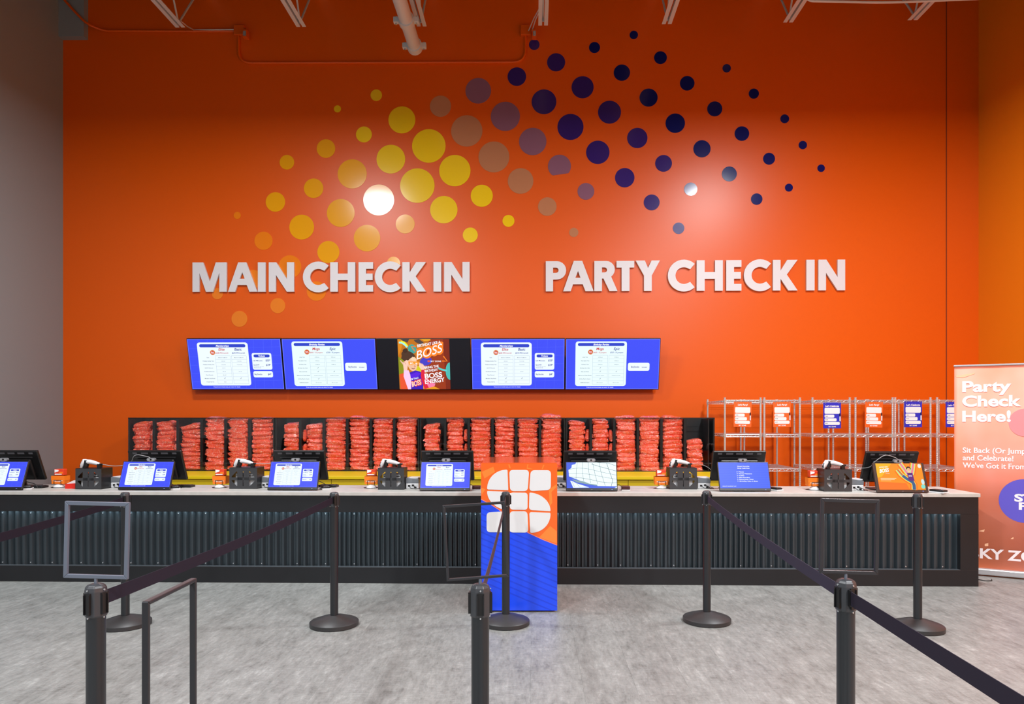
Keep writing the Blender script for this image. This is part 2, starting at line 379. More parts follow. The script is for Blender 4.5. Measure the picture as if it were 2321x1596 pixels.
def C_pts():
    o = arcpts(.523, .5, .523, .523, 48, 312, 26)
    i = arcpts(.523, .5, .275, .275, 312, 48, 22)
    return [o, i]
def glyphs():
    G = {}
    u = lambda l, x0, y0=322, h=235: [((x-x0)/h, (y0-y)/h) for x, y in l]
    G['M'] = [u([(57,322),(57,87),(143,87),(196,240),(245,87),(332,87),(332,322),(273,322),(273,170),(222,322),(165,322),(112,170),(112,322)], 57)]
    G['A'] = [u([(340,322),(422,87),(487,87),(575,322),(512,322),(491,268),(416,268),(398,322)], 340), u([(455,165),(434,218),(474,218)], 340)]
    G['I'] = [u([(578,322),(578,87),(640,87),(640,322)], 578)]
    G['N'] = [u([(665,322),(665,87),(725,87),(811,222),(811,87),(868,87),(868,322),(810,322),(722,187),(722,322)], 665)]
    o, i = C_pts(); ii = [(p[0], p[1]) for p in i]
    G['C'] = [o[1:-1]+[(.875, .118)]+[(.727, .293)]+[p for p in ii if p[0] < .70]+[(.727, .707), (.875, .882)]]
    G['H'] = [u([(1155,322),(1155,87),(1216,87),(1216,178),(1295,178),(1295,87),(1355,87),(1355,322),(1295,322),(1295,230),(1216,230),(1216,322)], 1155)]
    G['E'] = [u([(1381,322),(1381,87),(1497,87),(1497,140),(1440,140),(1440,178),(1493,178),(1493,230),(1440,230),(1440,270),(1497,270),(1497,322)], 1381)]
    G['K'] = [u([(1730,322),(1730,87),(1788,87),(1788,170),(1840,87),(1918,87),(1836,200),(1918,322),(1848,322),(1788,232),(1788,322)], 1730)]
    k = 221; v = lambda l, x0: [((x-x0)/k, (292-y)/k) for x, y in l]
    def bowl(x0, xr, yt, yb, xs): cy = (yt+yb)/2; rr = (yb-yt)/2; return arcpts(xr-rr, cy, rr, rr, -90, 90, 10)
    G['P'] = [v([(55,292),(55,73)]+bowl(55,203,73,206,0)+[(108,206),(108,292)], 55), v([(108,158),(108,119)]+bowl(0,148,119,158,0), 55)]
    G['R'] = [v([(410,292),(410,73)]+bowl(0,558,73,197,0)[:-2]+[(532,188),(578,292),(520,292),(476,200),(465,200),(465,292)], 410), v([(465,156),(465,119)]+bowl(0,502,119,156,0), 410)]
    G['T'] = [v([(609,292),(609,121),(572,121),(572,73),(700,73),(700,121),(666,121),(666,292)], 572)]
    G['Y'] = [v([(772,292),(772,180),(712,71),(778,71),(801,125),(827,71),(887,71),(828,180),(828,292)], 712)]
    return G
GL = glyphs(); _gm = {}
def glyph_mesh(ch, h, depth):
    if ch in _gm: return _gm[ch]
    c = bpy.data.curves.new('glyph', 'CURVE'); c.dimensions = '2D'; c.fill_mode = 'BOTH'; c.extrude = depth/2
    for pts in GL[ch]:
        s = c.splines.new('POLY'); s.points.add(len(pts)-1); s.use_cyclic_u = True
        for p, q in zip(s.points, pts): p.co = (q[0]*h, q[1]*h, 0, 1)
    o = bpy.data.objects.new('glyph', c); COL.objects.link(o); dg = bpy.context.evaluated_depsgraph_get()
    me = bpy.data.meshes.new_from_object(o.evaluated_get(dg)); me.name = 'letter_'+ch
    me.transform(Matrix.Rotation(PI/2, 4, 'X')); bpy.data.objects.remove(o); bpy.data.curves.remove(c)
    me.materials.clear(); me.materials.append(M_LETTER); me.shade_flat(); _gm[ch] = me; return me
def wall_sign(name, label, items, org, k, yb0, yb1, cap):
    xs = [x for c, x in items]; a = at(org[0]+xs[0]/k, org[1]+yb0/k, WY)
    t = thing(name, label, 'sign', (a.x, WY, a.z))
    h = (at(700, 700, WY-.04)-at(700, 700-cap/k, WY-.04)).length
    for ch, x in items:
        f = (x-xs[0])/(xs[-1]-xs[0]); q = at(org[0]+x/k, org[1]+(yb0*(1-f)+yb1*f)/k, WY-.04)
        o = bpy.data.objects.new('letter', glyph_mesh(ch, h, .03)); COL.objects.link(o); o.parent = t; o.location = (q.x-a.x, -.025, q.z-a.z)
wall_sign('main_check_in_sign', 'raised white capital letters reading MAIN CHECK IN on the orange wall', list(zip('MAINCHECKIN', (57,340,578,665,937,1155,1381,1510,1730,1978,2063))), (420, 570), 3.5167, 322, 320, 235)
_gm.clear()
wall_sign('party_check_in_sign', 'raised white capital letters reading PARTY CHECK IN on the orange wall', list(zip('PARTYCHECKIN', (55,182,410,572,712,947,1158,1374,1503,1715,1960,2048))), (1220, 570), 3.2236, 292, 284, 221)

# ================================================================== SCREEN GRAPHICS
SE = 2.5                                  # brightness of the lit screens
def smat(rgb, k=1.0): return mat('lit_%d_%d_%d' % tuple(rgb), rgb, emit=SE*k)
class Screen:
    """flat picture on a local x,z plane facing -y; u,v run 0..1 from the upper left corner"""
    def __init__(s, parent, w, h, y, cx=0, cz=0): s.p = parent; s.w = w; s.h = h; s.y = y; s.cx = cx; s.cz = cz; s.parts = {}; s.n = 0
    def P(s, u, v): return (s.cx+(u-.5)*s.w, s.cz+(.5-v)*s.h)
    def mb(s, name, m, layer):
        k = (name, m.name, layer)
        if k not in s.parts: s.parts[k] = (MB(), m)
        return s.parts[k][0]
    def Y(s, layer): return s.y-.0007*layer
    def poly(s, name, pts, m, layer): s.mb(name, m, layer).flat([s.P(*p) for p in pts], s.Y(layer))
    def rr(s, name, u0, v0, u1, v1, r, m, layer):
        a = s.P(u0, v1); b = s.P(u1, v0); s.mb(name, m, layer).flat(rrect(a[0], a[1], b[0], b[1], r*s.h), s.Y(layer))
    def ell(s, name, u, v, ru, rv, m, layer, n=28, rot=0):
        pts = arcpts(0, 0, ru*s.w, rv*s.h, 0, 360, n)[:-1]; c, d = math.cos(math.radians(rot)), math.sin(math.radians(rot)); o = s.P(u, v)
        s.mb(name, m, layer).flat([(o[0]+a*c-b*d, o[1]+a*d+b*c) for a, b in pts], s.Y(layer))
    def line(s, name, pts, wd, m, layer):
        q = [Vector(s.P(*p)) for p in pts]; w = wd*s.h/2; L = []; R = []
        for i, p in enumerate(q):
            t = (q[min(i+1, len(q)-1)]-q[max(i-1, 0)]).normalized(); nn = Vector((-t.y, t.x)); L.append(p+nn*w); R.append(p-nn*w)
        M = s.mb(name, m, layer)
        for i in range(len(q)-1): M.flat([tuple(L[i]), tuple(L[i+1]), tuple(R[i+1]), tuple(R[i])], s.Y(layer))
    def text(s, name, t, u, v, cap, m, layer, align='l', bold=0.0, shear=0.0, width=None, rot=0, space=1.0):
        p = s.P(u, v); put_text(s.mb(name, m, layer), t, p[0], p[1], cap*s.h, s.Y(layer), align, bold, shear, None if width is None else width*s.w, math.radians(rot), space)
    def check(s, u, v, m, layer, k=.014):
        s.line('check_marks', [(u-k*.5, v), (u-k*.1, v+k*.8), (u+k*.6, v-k)], .006, m, layer)
    def done(s):
        for (name, _, layer), (b, m) in s.parts.items():
            o = b.build(name, m, s.p)
            if name in ('picture', 'fingers', 'figure', 'halo', 'balloons', 'lettering', 'table_rules', 'ground_grid', 'grid_lines', 'check_marks'): o['kind'] = 'stuff'

C_BLUE = (58, 74, 235); C_BLUE2 = (84, 104, 250); C_PANEL = (226, 238, 246); C_PILL = (40, 62, 190); C_WHITE = (245, 248, 255)
C_RED = (190, 48, 52); C_NAVY = (22, 40, 140); C_INK = (48, 56, 84); C_RULE = (150, 165, 185)
ROWS_M = ["Term", "Weekday Activity Time", "Weekend Activity Time", "GLOW Discount", "Food/Drink Discount", "Party Discount", "Members Only Events", "Friends Add On"]
E_M = ["MONTH TO MONTH", "Unlimited", "2 hours/day", "50% Off", "20% Off", "20% Off", "*", "$5.00"]
B_M = ["MONTH TO MONTH", "2 hours/day", "2 hours/week", "", "10% Off", "", "*", ""]
ROWS_B = ["Jump Time", "Party Space Time", "Full Event Time", "Birthday Like a Boss", "Pizza and Drinks", "Balloons and Water Bottles", "All Day Play for Guests", "Additional Jumpers"]
E_B = ["120 Minutes", "60 Minutes", "120 Minutes", "*", "*", "Included for all guests", "*", "$27 per jumper"]
B_B = ["90 Minutes", "45 Minutes", "90 Minutes", "", "*", "Available for Purchase", "", "$25 per jumper"]
def price_table(s, title, rows, ca, cb, A, B, v0, v1, pv, tv0, tv1, tc=C_PANEL):
    s.rr('price_panel', .101, v0, .648, v1, .05, smat(tc), 2)
    s.rr('title_bar', .125, pv, .623, pv+.062, .031, smat(C_PILL), 3)
    s.text('lettering', title, .375, pv+.048, .035, smat(C_WHITE), 4, 'c', .022, .25)
    s.text('lettering', ca[0], .362, tv0-.105, .052, smat(C_RED), 4, 'c', .016, .2)
    s.text('lettering', cb[0], .541, tv0-.105, .052, smat(C_NAVY), 4, 'c', .016, .2)
    s.text('lettering', ca[1], .362, tv0-.042, .030, smat(C_RED), 4, 'c', .01, .2, .14)
    s.text('lettering', cb[1], .541, tv0-.042, .030, smat(C_NAVY), 4, 'c', .01, .2, .14)
    s.ell('value_badge', .262, tv0-.066, .028, .05, smat((212, 150, 72)), 3); s.ell('value_badge', .262, tv0-.066, .023, .041, smat((200, 70, 48)), 4)
    s.text('lettering', 'Best', .262, tv0-.066, .018, smat(C_WHITE), 5, 'c', .02, 0, .03); s.text('lettering', 'VALUE', .262, tv0-.045, .016, smat(C_WHITE), 5, 'c', .02, 0, .034)
    n = len(rows); dv = (tv1-tv0)/n; k = smat(C_INK); ru = smat(C_RULE)
    for (a, b) in ((.287, .447), (.461, .622)):
        for i in range(n+1): s.line('table_rules', [(a, tv0+i*dv), (b, tv0+i*dv)], .0035, ru, 3)
        for x in (a, b): s.line('table_rules', [(x, tv0), (x, tv1)], .0035, ru, 3)
    for i in range(n):
        v = tv0+(i+.5)*dv+.008
        s.text('lettering', rows[i], .205, v, .017, k, 4, 'c', .014, .1)
        for u, t in ((.367, A[i]), (.541, B[i])):
            if t == '*': s.check(u, v-.012, k, 4)
            elif t: s.text('lettering', t, u, v, .014, k, 4, 'c', .004)
def blue_ground(s, grid):
    s.rr('blue_ground', 0, 0, 1, 1, 0, smat(C_BLUE), 0)
    if grid:
        for i in range(1, 10): s.line('ground_grid', [(i/10+.02*math.sin(i), 0), (i/10-.01, 1)], .003, smat(C_BLUE2), 1)
        for i in range(1, 6): s.line('ground_grid', [(0, i/6+.02), (1, i/6-.015)], .003, smat(C_BLUE2), 1)
    e = smat((104, 122, 255))
    s.line('edge_glow', [(.004, .0), (.004, 1)], .010, e, 1); s.line('edge_glow', [(.996, 0), (.996, 1)], .010, e, 1)
    s.line('edge_glow', [(0, .008), (1, .008)], .010, e, 1); s.line('edge_glow', [(0, .99), (1, .99)], .010, e, 1)
def memberships(s):
    blue_ground(s, True)
    price_table(s, 'Memberships', ROWS_M, ('Elite', '$28.99/month'), ('Basic', '$24.99/month'), E_M, B_M, .067, .925, .10, .33, .886)
    s.rr('ticket_panel', .681, .276, .892, .607, .035, smat(C_PANEL), 2); s.rr('title_bar', .700, .304, .874, .364, .03, smat(C_PILL), 3)
    s.text('lettering', 'Tickets', .787, .350, .034, smat(C_WHITE), 4, 'c', .025, .2)
    k = smat(C_NAVY)
    s.text('lettering', '120 Minutes', .691, .440, .028, k, 4, 'l', .01, 0, .10); s.text('lettering', '$22', .826, .440, .036, k, 4, 'l', .02); s.text('lettering', '00', .862, .424, .020, k, 4, 'l', .02)
    s.text('lettering', 'GLOW', .691, .524, .028, k, 4, 'l', .01); s.text('lettering', '$29', .826, .530, .036, k, 4, 'l', .02); s.text('lettering', '00', .862, .514, .020, k, 4, 'l', .02)
    s.text('lettering', 'Fri & Sat nights, glow shirt', .691, .553, .012, k, 4, 'l', 0, 0, .11); s.text('lettering', 'Weekends only', .691, .576, .014, k, 4, 'l', .02, 0, .08)
    s.rr('sock_panel', .681, .636, .892, .762, .035, smat(C_PANEL), 2)
    s.text('lettering', 'SkySocks', .691, .714, .034, k, 4, 'l', .01, 0, .085); s.text('lettering', '$4', .838, .716, .036, k, 4, 'l', .02); s.text('lettering', '00', .862, .700, .020, k, 4, 'l', .02)
    s.text('lettering', 'Prices do not include taxes, see waiver for details', .235, .962, .018, smat(C_WHITE), 4, 'l', .015, 0, .29)
def parties(s):
    blue_ground(s, False)
    price_table(s, 'Birthday Parties', ROWS_B, ('Mega', '$420 / 10 jumpers'), ('Epic', '$320 / 10 jumpers'), E_B, B_B, .045, .935, .075, .32, .90, (222, 240, 244))
    s.rr('sock_panel', .665, .47, .897, .63, .035, smat(C_PANEL), 2)
    s.text('lettering', 'SkySocks', .697, .567, .036, smat(C_NAVY), 4, 'l', .012, 0, .09); s.text('lettering', 'Included', .815, .565, .020, smat(C_NAVY), 4, 'l', .02, 0, .055)
    s.text('lettering', 'Prices do not include taxes, see waiver for details', .225, .968, .018, smat(C_WHITE), 4, 'l', .015, 0, .29)
def boss_poster(s):
    # picture part: photo pixels of the close look, x 580..1740, y 175..1290
    s.rr('dark_ground', 0, 0, 1, 1, 0, smat((12, 14, 24), .6), 0)
    U = lambda x: .225+(x-575)/(1742-575)*.555; V = lambda y: (y-172)/(1290-172)
    Z = lambda l: [(U(x), max(0, min(1, V(y)))) for x, y in l]
    def pg(c, l, ly, n='picture'): s.poly(n, Z(l), smat(c), ly)
    def el(c, x, y, rx, ry, ly, rot=0, n='picture'):
        s.ell(n, U(x), V(y), rx/(1742-575)*.555, ry/(1290-172), smat(c), ly, rot=rot)
    pg((186, 108, 14), [(575,172),(1742,172),(1742,1290),(575,1290)], 1)
    pg((150, 52, 16), [(1290,172),(1742,172),(1742,1290),(1250,1290),(1200,800),(1240,400)], 2); pg((122, 36, 12), [(1600,172),(1742,172),(1742,1290),(1640,1290)], 3)
    pg((136, 140, 20), [(575,560),(700,640),(720,900),(575,960)], 2); pg((206, 196, 24), [(930,780),(1100,760),(1100,900),(930,900)], 3)
    pg((214, 130, 16), [(575,172),(720,172),(640,420),(575,560)], 2); pg((226, 150, 20), [(1150,1120),(1500,1290),(1100,1290)], 3)
    pg((74, 62, 60), [(640,172),(840,172),(800,250),(700,215)], 3); pg((74, 62, 60), [(940,190),(1060,172),(1170,250),(1090,290),(980,240)], 3); pg((230, 160, 30), [(1090,172),(1320,172),(1320,205),(1180,215)], 3)
    s.line('picture', Z([(605,245),(680,255),(740,300),(790,350)]), .035, smat((150, 235, 235)), 4); s.line('picture', Z([(650,220),(730,245),(800,325)]), .03, smat((232, 232, 40)), 5)
    el((62, 156, 146), 900, 390, 95, 105, 4, 20); s.line('picture', Z([(985,335),(880,335),(960,440)]), .02, smat((238, 120, 40)), 5)
    el((62, 40, 28), 740, 425, 62, 48, 5, 25); el((74, 48, 32), 810, 545, 170, 105, 5, -25)
    el((232, 184, 150), 890, 705, 112, 180, 6, 8); pg((240, 202, 166), [(850,600),(900,560),(970,590),(1000,650),(900,655)], 7); pg((74, 48, 32), [(640,600),(660,520),(760,470),(880,490),(960,560),(860,590),(800,640),(720,660)], 7)
    pg((244, 150, 36), [(800,665),(1040,668),(1030,735),(960,742),(925,715),(900,745),(815,740)], 8)
    s.text('lettering', 'BO', U(838), V(725), .034, smat(C_WHITE), 9, 'l', .03); s.text('lettering', 'SS', U(962), V(730), .030, smat(C_WHITE), 9, 'l', .03)
    pg((206, 140, 112), [(935,740),(972,785),(930,790)], 8); s.line('picture', Z([(868,815),(910,832),(945,812)]), .012, smat((122, 44, 40)), 8)
    pg((240, 196, 176), [(615,640),(690,690),(760,630),(800,650),(790,720),(770,860),(690,860),(680,740)], 9); pg((240, 196, 176), [(1040,690),(1130,720),(1170,790),(1150,850),(1090,850),(1040,780)], 9)
    s.line('fingers', Z([(620,640),(690,735)]), .022, smat((224, 176, 156)), 10); s.line('fingers', Z([(700,660),(745,730)]), .012, smat((214, 160, 140)), 10); s.line('fingers', Z([(1060,700),(1130,735)]), .012, smat((214, 160, 140)), 10)
    pg((58, 24, 176), [(805,920),(950,865),(1060,890),(1110,960),(1120,1290),(830,1290)], 7); pg((86, 30, 214), [(830,960),(980,900),(1080,930),(1000,1010),(850,1050)], 8)
    pg((226, 82, 44), [(590,950),(690,930),(770,1020),(830,1290),(600,1290)], 8); pg((240, 196, 230), [(690,860),(800,862),(830,950),(850,1100),(840,1290),(770,1290),(680,1000)], 9)
    pg((214, 30, 60), [(1090,850),(1170,850),(1190,1000),(1390,1180),(1280,1240),(1150,1290),(1110,1160),(1070,990)], 8); pg((238, 120, 160), [(1200,1160),(1400,1160),(1380,1220),(1250,1260)], 9)
    el((66, 60, 190), 1200, 660, 140, 95, 5, 15); el((72, 178, 170), 1742, 885, 100, 195, 4)
    pg((12, 14, 24), [(1743,172),(2200,172),(2200,1290),(1743,1290)], 12, 'dark_ground')
    s.line('picture', Z([(1480,815),(1560,850),(1670,872)]), .035, smat((90, 200, 196)), 6)
    s.text('lettering', 'BIRTHDAY LIKE A', U(1020), V(352), .055, smat(C_WHITE), 12, 'l', .02, .1, .255, 10)
    s.text('boss_outline', 'BOSS', U(975), V(640), .19, smat((244, 124, 30)), 10, 'l', .12, .4, .345, 17)
    s.text('lettering', 'BOSS', U(995), V(625), .17, smat(C_WHITE), 11, 'l', .0, .4, .315, 17)
    s.line('picture', Z([(1600,545),(1685,660),(1570,655)]), .022, smat((244, 124, 30)), 10)
    s.text('lettering', 'SKY ZONE', U(1305), V(675), .026, smat(C_WHITE), 11, 'l', .02, 0, .115); s.rr('logo_mark', U(1238), V(640), U(1290), V(678), .01, smat((230, 80, 50)), 11)
    for t, x, y, c, w, r in (('BRING THE', 1168, 832, .050, .155, 7), ('BIRTHDAY', 1168, 908, .050, .145, 7), ('BOSS', 1168, 1048, .10, .19, 6), ('ENERGY', 1168, 1168, .09, .215, 7)):
        s.text('lettering', t, U(x), V(y), c, smat(C_WHITE), 13, 'l', .022, 0, w, r)
    s.text('lettering', "I'M THAT", U(850), V(1085), .036, smat(C_WHITE), 11, 'l', .02, 0, .085, 12)
    s.text('shirt_outline', 'BOSS', U(860), V(1240), .11, smat((222, 60, 44)), 10, 'l', .10, .3, .125, 16); s.text('lettering', 'BOSS', U(868), V(1232), .10, smat((250, 220, 200)), 11, 'l', .02, .3, .112, 16)
def addons(s):
    s.rr('blue_ground', 0, 0, 1, 1, 0, smat((44, 84, 236)), 0)
    for i in range(1, 15): s.line('ground_stripes', [(0, i/15), (1, i/15+.02)], .012, smat((52, 96, 246)), 1)
    w = smat(C_WHITE)
    s.text('lettering', 'Guest Favorite', .50, .165, .034, w, 2, 'c', .035, 0, .245); s.text('lettering', 'Party Add-Ons', .50, .24, .034, w, 2, 'c', .035, 0, .245)
    for i, t in enumerate(('Pizza', 'Party Platters', 'ICEEs', 'Merchandise', 'Extra Jump Time', 'Birthday Like A Boss')):
        v = .385+i*.072; s.line('list_arrows', [(.355, v-.038), (.382, v-.02), (.355, v-.002)], .010, w, 2)
        s.text('lettering', t, .398, v, .034, w, 2, 'l', .032, 0, .0245*len(t)**.9)
    s.text('lettering', 'PRODUCT OR SIZE MAY VARY', .045, .935, .024, w, 2, 'l', .035, .2, .28)
def jump_poster(s):
    s.rr('orange_ground', 0, 0, 1, 1, 0, smat((246, 140, 22)), 0)
    s.poly('orange_ground', [(0, 0), (.35, 0), (.1, .5), (0, .55)], smat((238, 176, 24)), 1); s.poly('orange_ground', [(0, .7), (.6, .75), (.66, 1), (0, 1)], smat((246, 112, 26)), 1)
    def L(n, pts, w, c, l): s.line(n, pts, w, smat(c), l)
    body = [[(.54, .0), (.61, .22), (.67, .42)], [(.83, .0), (.79, .22), (.75, .42)], [(.71, .42), (.71, .62), (.76, .80), (.74, 1.0)], [(.74, .72), (.62, .58), (.52, .42), (.46, .24)]]
    for b in body: L('halo', b, .25, (236, 92, 26), 2); L('halo', b, .175, (248, 206, 52), 3); L('halo', b, .115, (150, 226, 176), 4)
    L('figure', body[0], .075, (228, 122, 146), 5); L('figure', body[1], .075, (228, 122, 146), 5)
    L('figure', [(.74, .72), (.62, .58), (.55, .47)], .105, (52, 88, 132), 5); L('figure', [(.55, .47), (.46, .24)], .07, (196, 106, 60), 6); L('figure', [(.73, .66), (.76, .82), (.75, 1.0)], .12, (52, 88, 132), 5)
    s.poly('figure', [(.655, .36), (.77, .36), (.785, .66), (.665, .66)], smat((90, 34, 118)), 6); s.text('figure', 'BOSS', .715, .50, .04, smat(C_WHITE), 7, 'c', .03, 0, .07)
    s.ell('figure', .70, .205, .050, .085, smat((52, 34, 30)), 7); s.ell('figure', .70, .265, .040, .085, smat((236, 178, 134)), 8); s.line('figure', [(.68, .25), (.69, .25)], .014, smat((40, 26, 24)), 9); s.line('figure', [(.71, .25), (.72, .25)], .014, smat((40, 26, 24)), 9); s.line('figure', [(.685, .305), (.715, .305)], .012, smat((250, 240, 236)), 9)
    s.ell('balloons', .95, .10, .035, .08, smat((226, 226, 220)), 2); s.ell('balloons', .965, .70, .035, .10, smat((196, 222, 226)), 2); s.ell('balloons', .955, .88, .045, .08, smat((122, 214, 196)), 3)
    w = smat(C_WHITE)
    s.text('lettering', 'BIRTHDAY LIKE A', .07, .17, .035, w, 5, 'l', .03, .2, .19, 4); s.text('lettering', 'BOSS', .06, .36, .14, w, 5, 'l', .03, .35, .22, 6); s.text('lettering', 'SKY ZONE', .19, .40, .02, w, 5, 'l', .02, 0, .08)
    for i, ww in enumerate((.34, .30, .22)): L('text_lines', [(.06, .575+i*.048), (.06+ww, .575+i*.048)], .016 if i < 2 else .009, (252, 226, 190), 5)
def court_picture(s):
    s.rr('blue_ground', 0, 0, 1, 1, 0, smat((64, 92, 214)), 0)
    s.poly('pale_court', [(.2, .0), (1, .0), (1, .93), (.62, .92), (.42, .83), (.05, .55), (.04, .30), (.10, .22), (.11, .10), (.18, .07)], smat((226, 244, 248)), 1)
    s.poly('pale_corner', [(.07, .72), (.12, .74), (.20, .82), (.45, .98), (.13, .99)], smat((226, 244, 248)), 2); s.poly('pale_tip', [(.95, 1), (1, .95), (1, 1)], smat((226, 244, 248)), 2)
    s.poly('grey_shade', [(.10, .66), (.35, .75), (.45, .83), (.60, .87), (.62, .92), (.42, .86), (.2, .78)], smat((126, 156, 160)), 2)
    k = smat((34, 62, 66)); n = 'grid_lines'
    for c, bw in (([(.06,.27),(.25,.22),(.45,.26),(.7,.38),(1,.5)], .009), ([(.04,.43),(.25,.42),(.5,.48),(.75,.58),(1,.66)], .009), ([(.05,.57),(.25,.6),(.45,.66),(.7,.77),(.88,.80),(1,.79)], .011), ([(.5,.06),(.66,.16),(1,.34)], .013), ([(.62,.0),(.85,.03),(1,.14)], .012)):
        s.line(n, c, bw, k, 3)
    for c, bw in (([(.22,0),(.20,.3),(.19,.66)], .009), ([(.33,0),(.32,.35),(.34,.73)], .009), ([(.44,0),(.45,.4),(.48,.82)], .010), ([(.53,.03),(.57,.45),(.62,.86)], .010), ([(.66,0),(.70,.45),(.77,.92)], .010), ([(.81,.02),(.87,.4),(.92,.70),(.89,.93)], .014), ([(.11,.75),(.16,.98)], .008), ([(.2,.83),(.27,.98)], .008)):
        s.line(n, c, bw, k, 3)

# ================================================================== WALL SCREENS
TVX = [421.5, 636.5, 851.5, 1066.5, 1281.5, 1498.5]
TVT = ['first menu screen from the left on the wall, blue Memberships price table', 'blue Birthday Parties menu screen just left of the dark poster screen', 'middle wall screen, dark with a bright BIRTHDAY LIKE A BOSS poster', 'blue Memberships menu screen just right of the dark poster screen', 'rightmost wall menu screen, blue Birthday Parties price table']
for i in range(5):
    YT, YB = 9.78, 9.95
    a = at(TVX[i]+.6, 767.5, YT); b = at(TVX[i+1]-.6, 767, YT); c = at((TVX[i]+TVX[i+1])/2, 883.5, YB)
    w = b.x-a.x; hgt = math.hypot(a.z-c.z, YB-YT); tilt = math.atan2(YB-YT, a.z-c.z)
    t = thing('wall_screen', TVT[i], 'screen', ((a.x+b.x)/2, (YT+YB)/2, (a.z+c.z)/2), (tilt, 0, 0), 'menu screens on the wall')
    bevel(boxo('housing', (-w/2, 0, -hgt/2), (w/2, .05, hgt/2), M_BLKPL, t), .004)
    sc = boxo('screen', (-w/2+.007, -.001, -hgt/2+.007), (w/2-.007, .001, hgt/2-.007), M_BLKPL, t)
    MB().box((-.2, .05, -.18), (.2, .10, .18)).box((-.16, .10, .08), (.16, .20, .14)).build('wall_mount', M_BLKPL2, t)
    s = Screen(sc, w-.016, hgt-.016, -.0018)
    (memberships, parties, boss_poster, memberships, parties)[i](s); s.done()

# ================================================================== BACK COUNTER AND SOCK DISPLAYS
DY = 9.2                                  # front of the sock displays
zt = at(950, 1068.5, DY).z
yf = (HC-zt)*FPX/130.5
bx0 = at(292, 1068, DY).x; bx1 = at(1612, 1068, DY).x
t = thing('yellow_back_counter', 'long yellow counter under the sock displays behind the reception desk', 'counter', ((bx0+bx1)/2, yf, 0))
hw = (bx1-bx0)/2
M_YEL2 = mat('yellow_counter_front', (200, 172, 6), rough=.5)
xs0 = at(306, 1085, yf).x-(bx0+bx1)/2      # the yellow part starts right of the display's end
boxo('end_cabinet', (-hw, DY+.02-yf, 0), (xs0, WY-.06-yf, zt), M_BLKPL, t)
hx0 = xs0
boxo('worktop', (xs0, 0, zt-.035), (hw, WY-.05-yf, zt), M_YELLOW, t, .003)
n = 6
for k in range(n):
    fw = (hw-xs0)/n
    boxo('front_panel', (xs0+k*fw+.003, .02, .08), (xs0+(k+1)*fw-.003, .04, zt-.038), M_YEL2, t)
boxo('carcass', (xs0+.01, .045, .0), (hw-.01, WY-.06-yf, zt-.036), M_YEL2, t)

UN = [(290.5, 622.5), (623.5, 950.5), (951.5, 1281.5), (1282.5, 1620)]
TOPS = [[958, 957, 962, 947, 949, 948], [960, 962, 948, 946, 950, 947], [962, 948, 948, 948, 949, 941], [955, 951, 945, 946, 945, 997]]
WHERE = ['left end', 'left middle', 'right middle', 'right end']
ORD = ['first', 'second', 'third', 'fourth', 'fifth', 'sixth', 'seventh', 'eighth', 'ninth', 'tenth', 'eleventh', 'twelfth', 'thirteenth', 'fourteenth']
SIDE = {(0, 0): 1, (0, 1): 1, (1, 1): -1, (3, 0): 1, (3, 1): 1, (2, 1): 1}
def pack_mesh(k, w, d, h):
    rnd = random.Random(k); N1, N2 = 18, 9; vs = []; fs = []
    ph = [rnd.uniform(0, 6.28) for _ in range(8)]
    sp = lambda c, e: math.copysign(abs(c)**e, c)
    for j in range(N2+1):
        b = -PI/2+PI*j/N2
        for i in range(N1):
            a = 2*PI*i/N1
            x = sp(math.cos(b), .5)*sp(math.cos(a), .35); y = sp(math.cos(b), .5)*sp(math.sin(a), .35); z = sp(math.sin(b), .75)
            f = 1+.06*math.sin(5*a+ph[0]+2*b)+.05*math.sin(9*a+ph[1])+.04*math.sin(7*b+ph[2]+3*a)+rnd.uniform(-.05, .05)
            z2 = z*(1+.14*math.sin(2.2*x*2+ph[3])+.12*math.sin(4*y+ph[4])+.10*math.sin(7*x+ph[5]))+.10*math.sin(2*x+ph[6])
            vs.append((x*w/2*f*.96, y*d/2*f*.94, z2*h/2))
    for j in range(N2):
        for i in range(N1): fs.append((j*N1+i, j*N1+(i+1) % N1, (j+1)*N1+(i+1) % N1, (j+1)*N1+i))
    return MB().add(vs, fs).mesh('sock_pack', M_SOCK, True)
bw_m = (at(618, 1000, DY).x-at(567, 1000, DY).x)
PACKS = [pack_mesh(k, bw_m*.96, .26, .094) for k in range(8)]
NARROW = [pack_mesh(20+k, bw_m*.76, .26, .090) for k in range(6)]
UPR = [pack_mesh(40+k, .16, .25, .075) for k in range(4)]
nb = 0
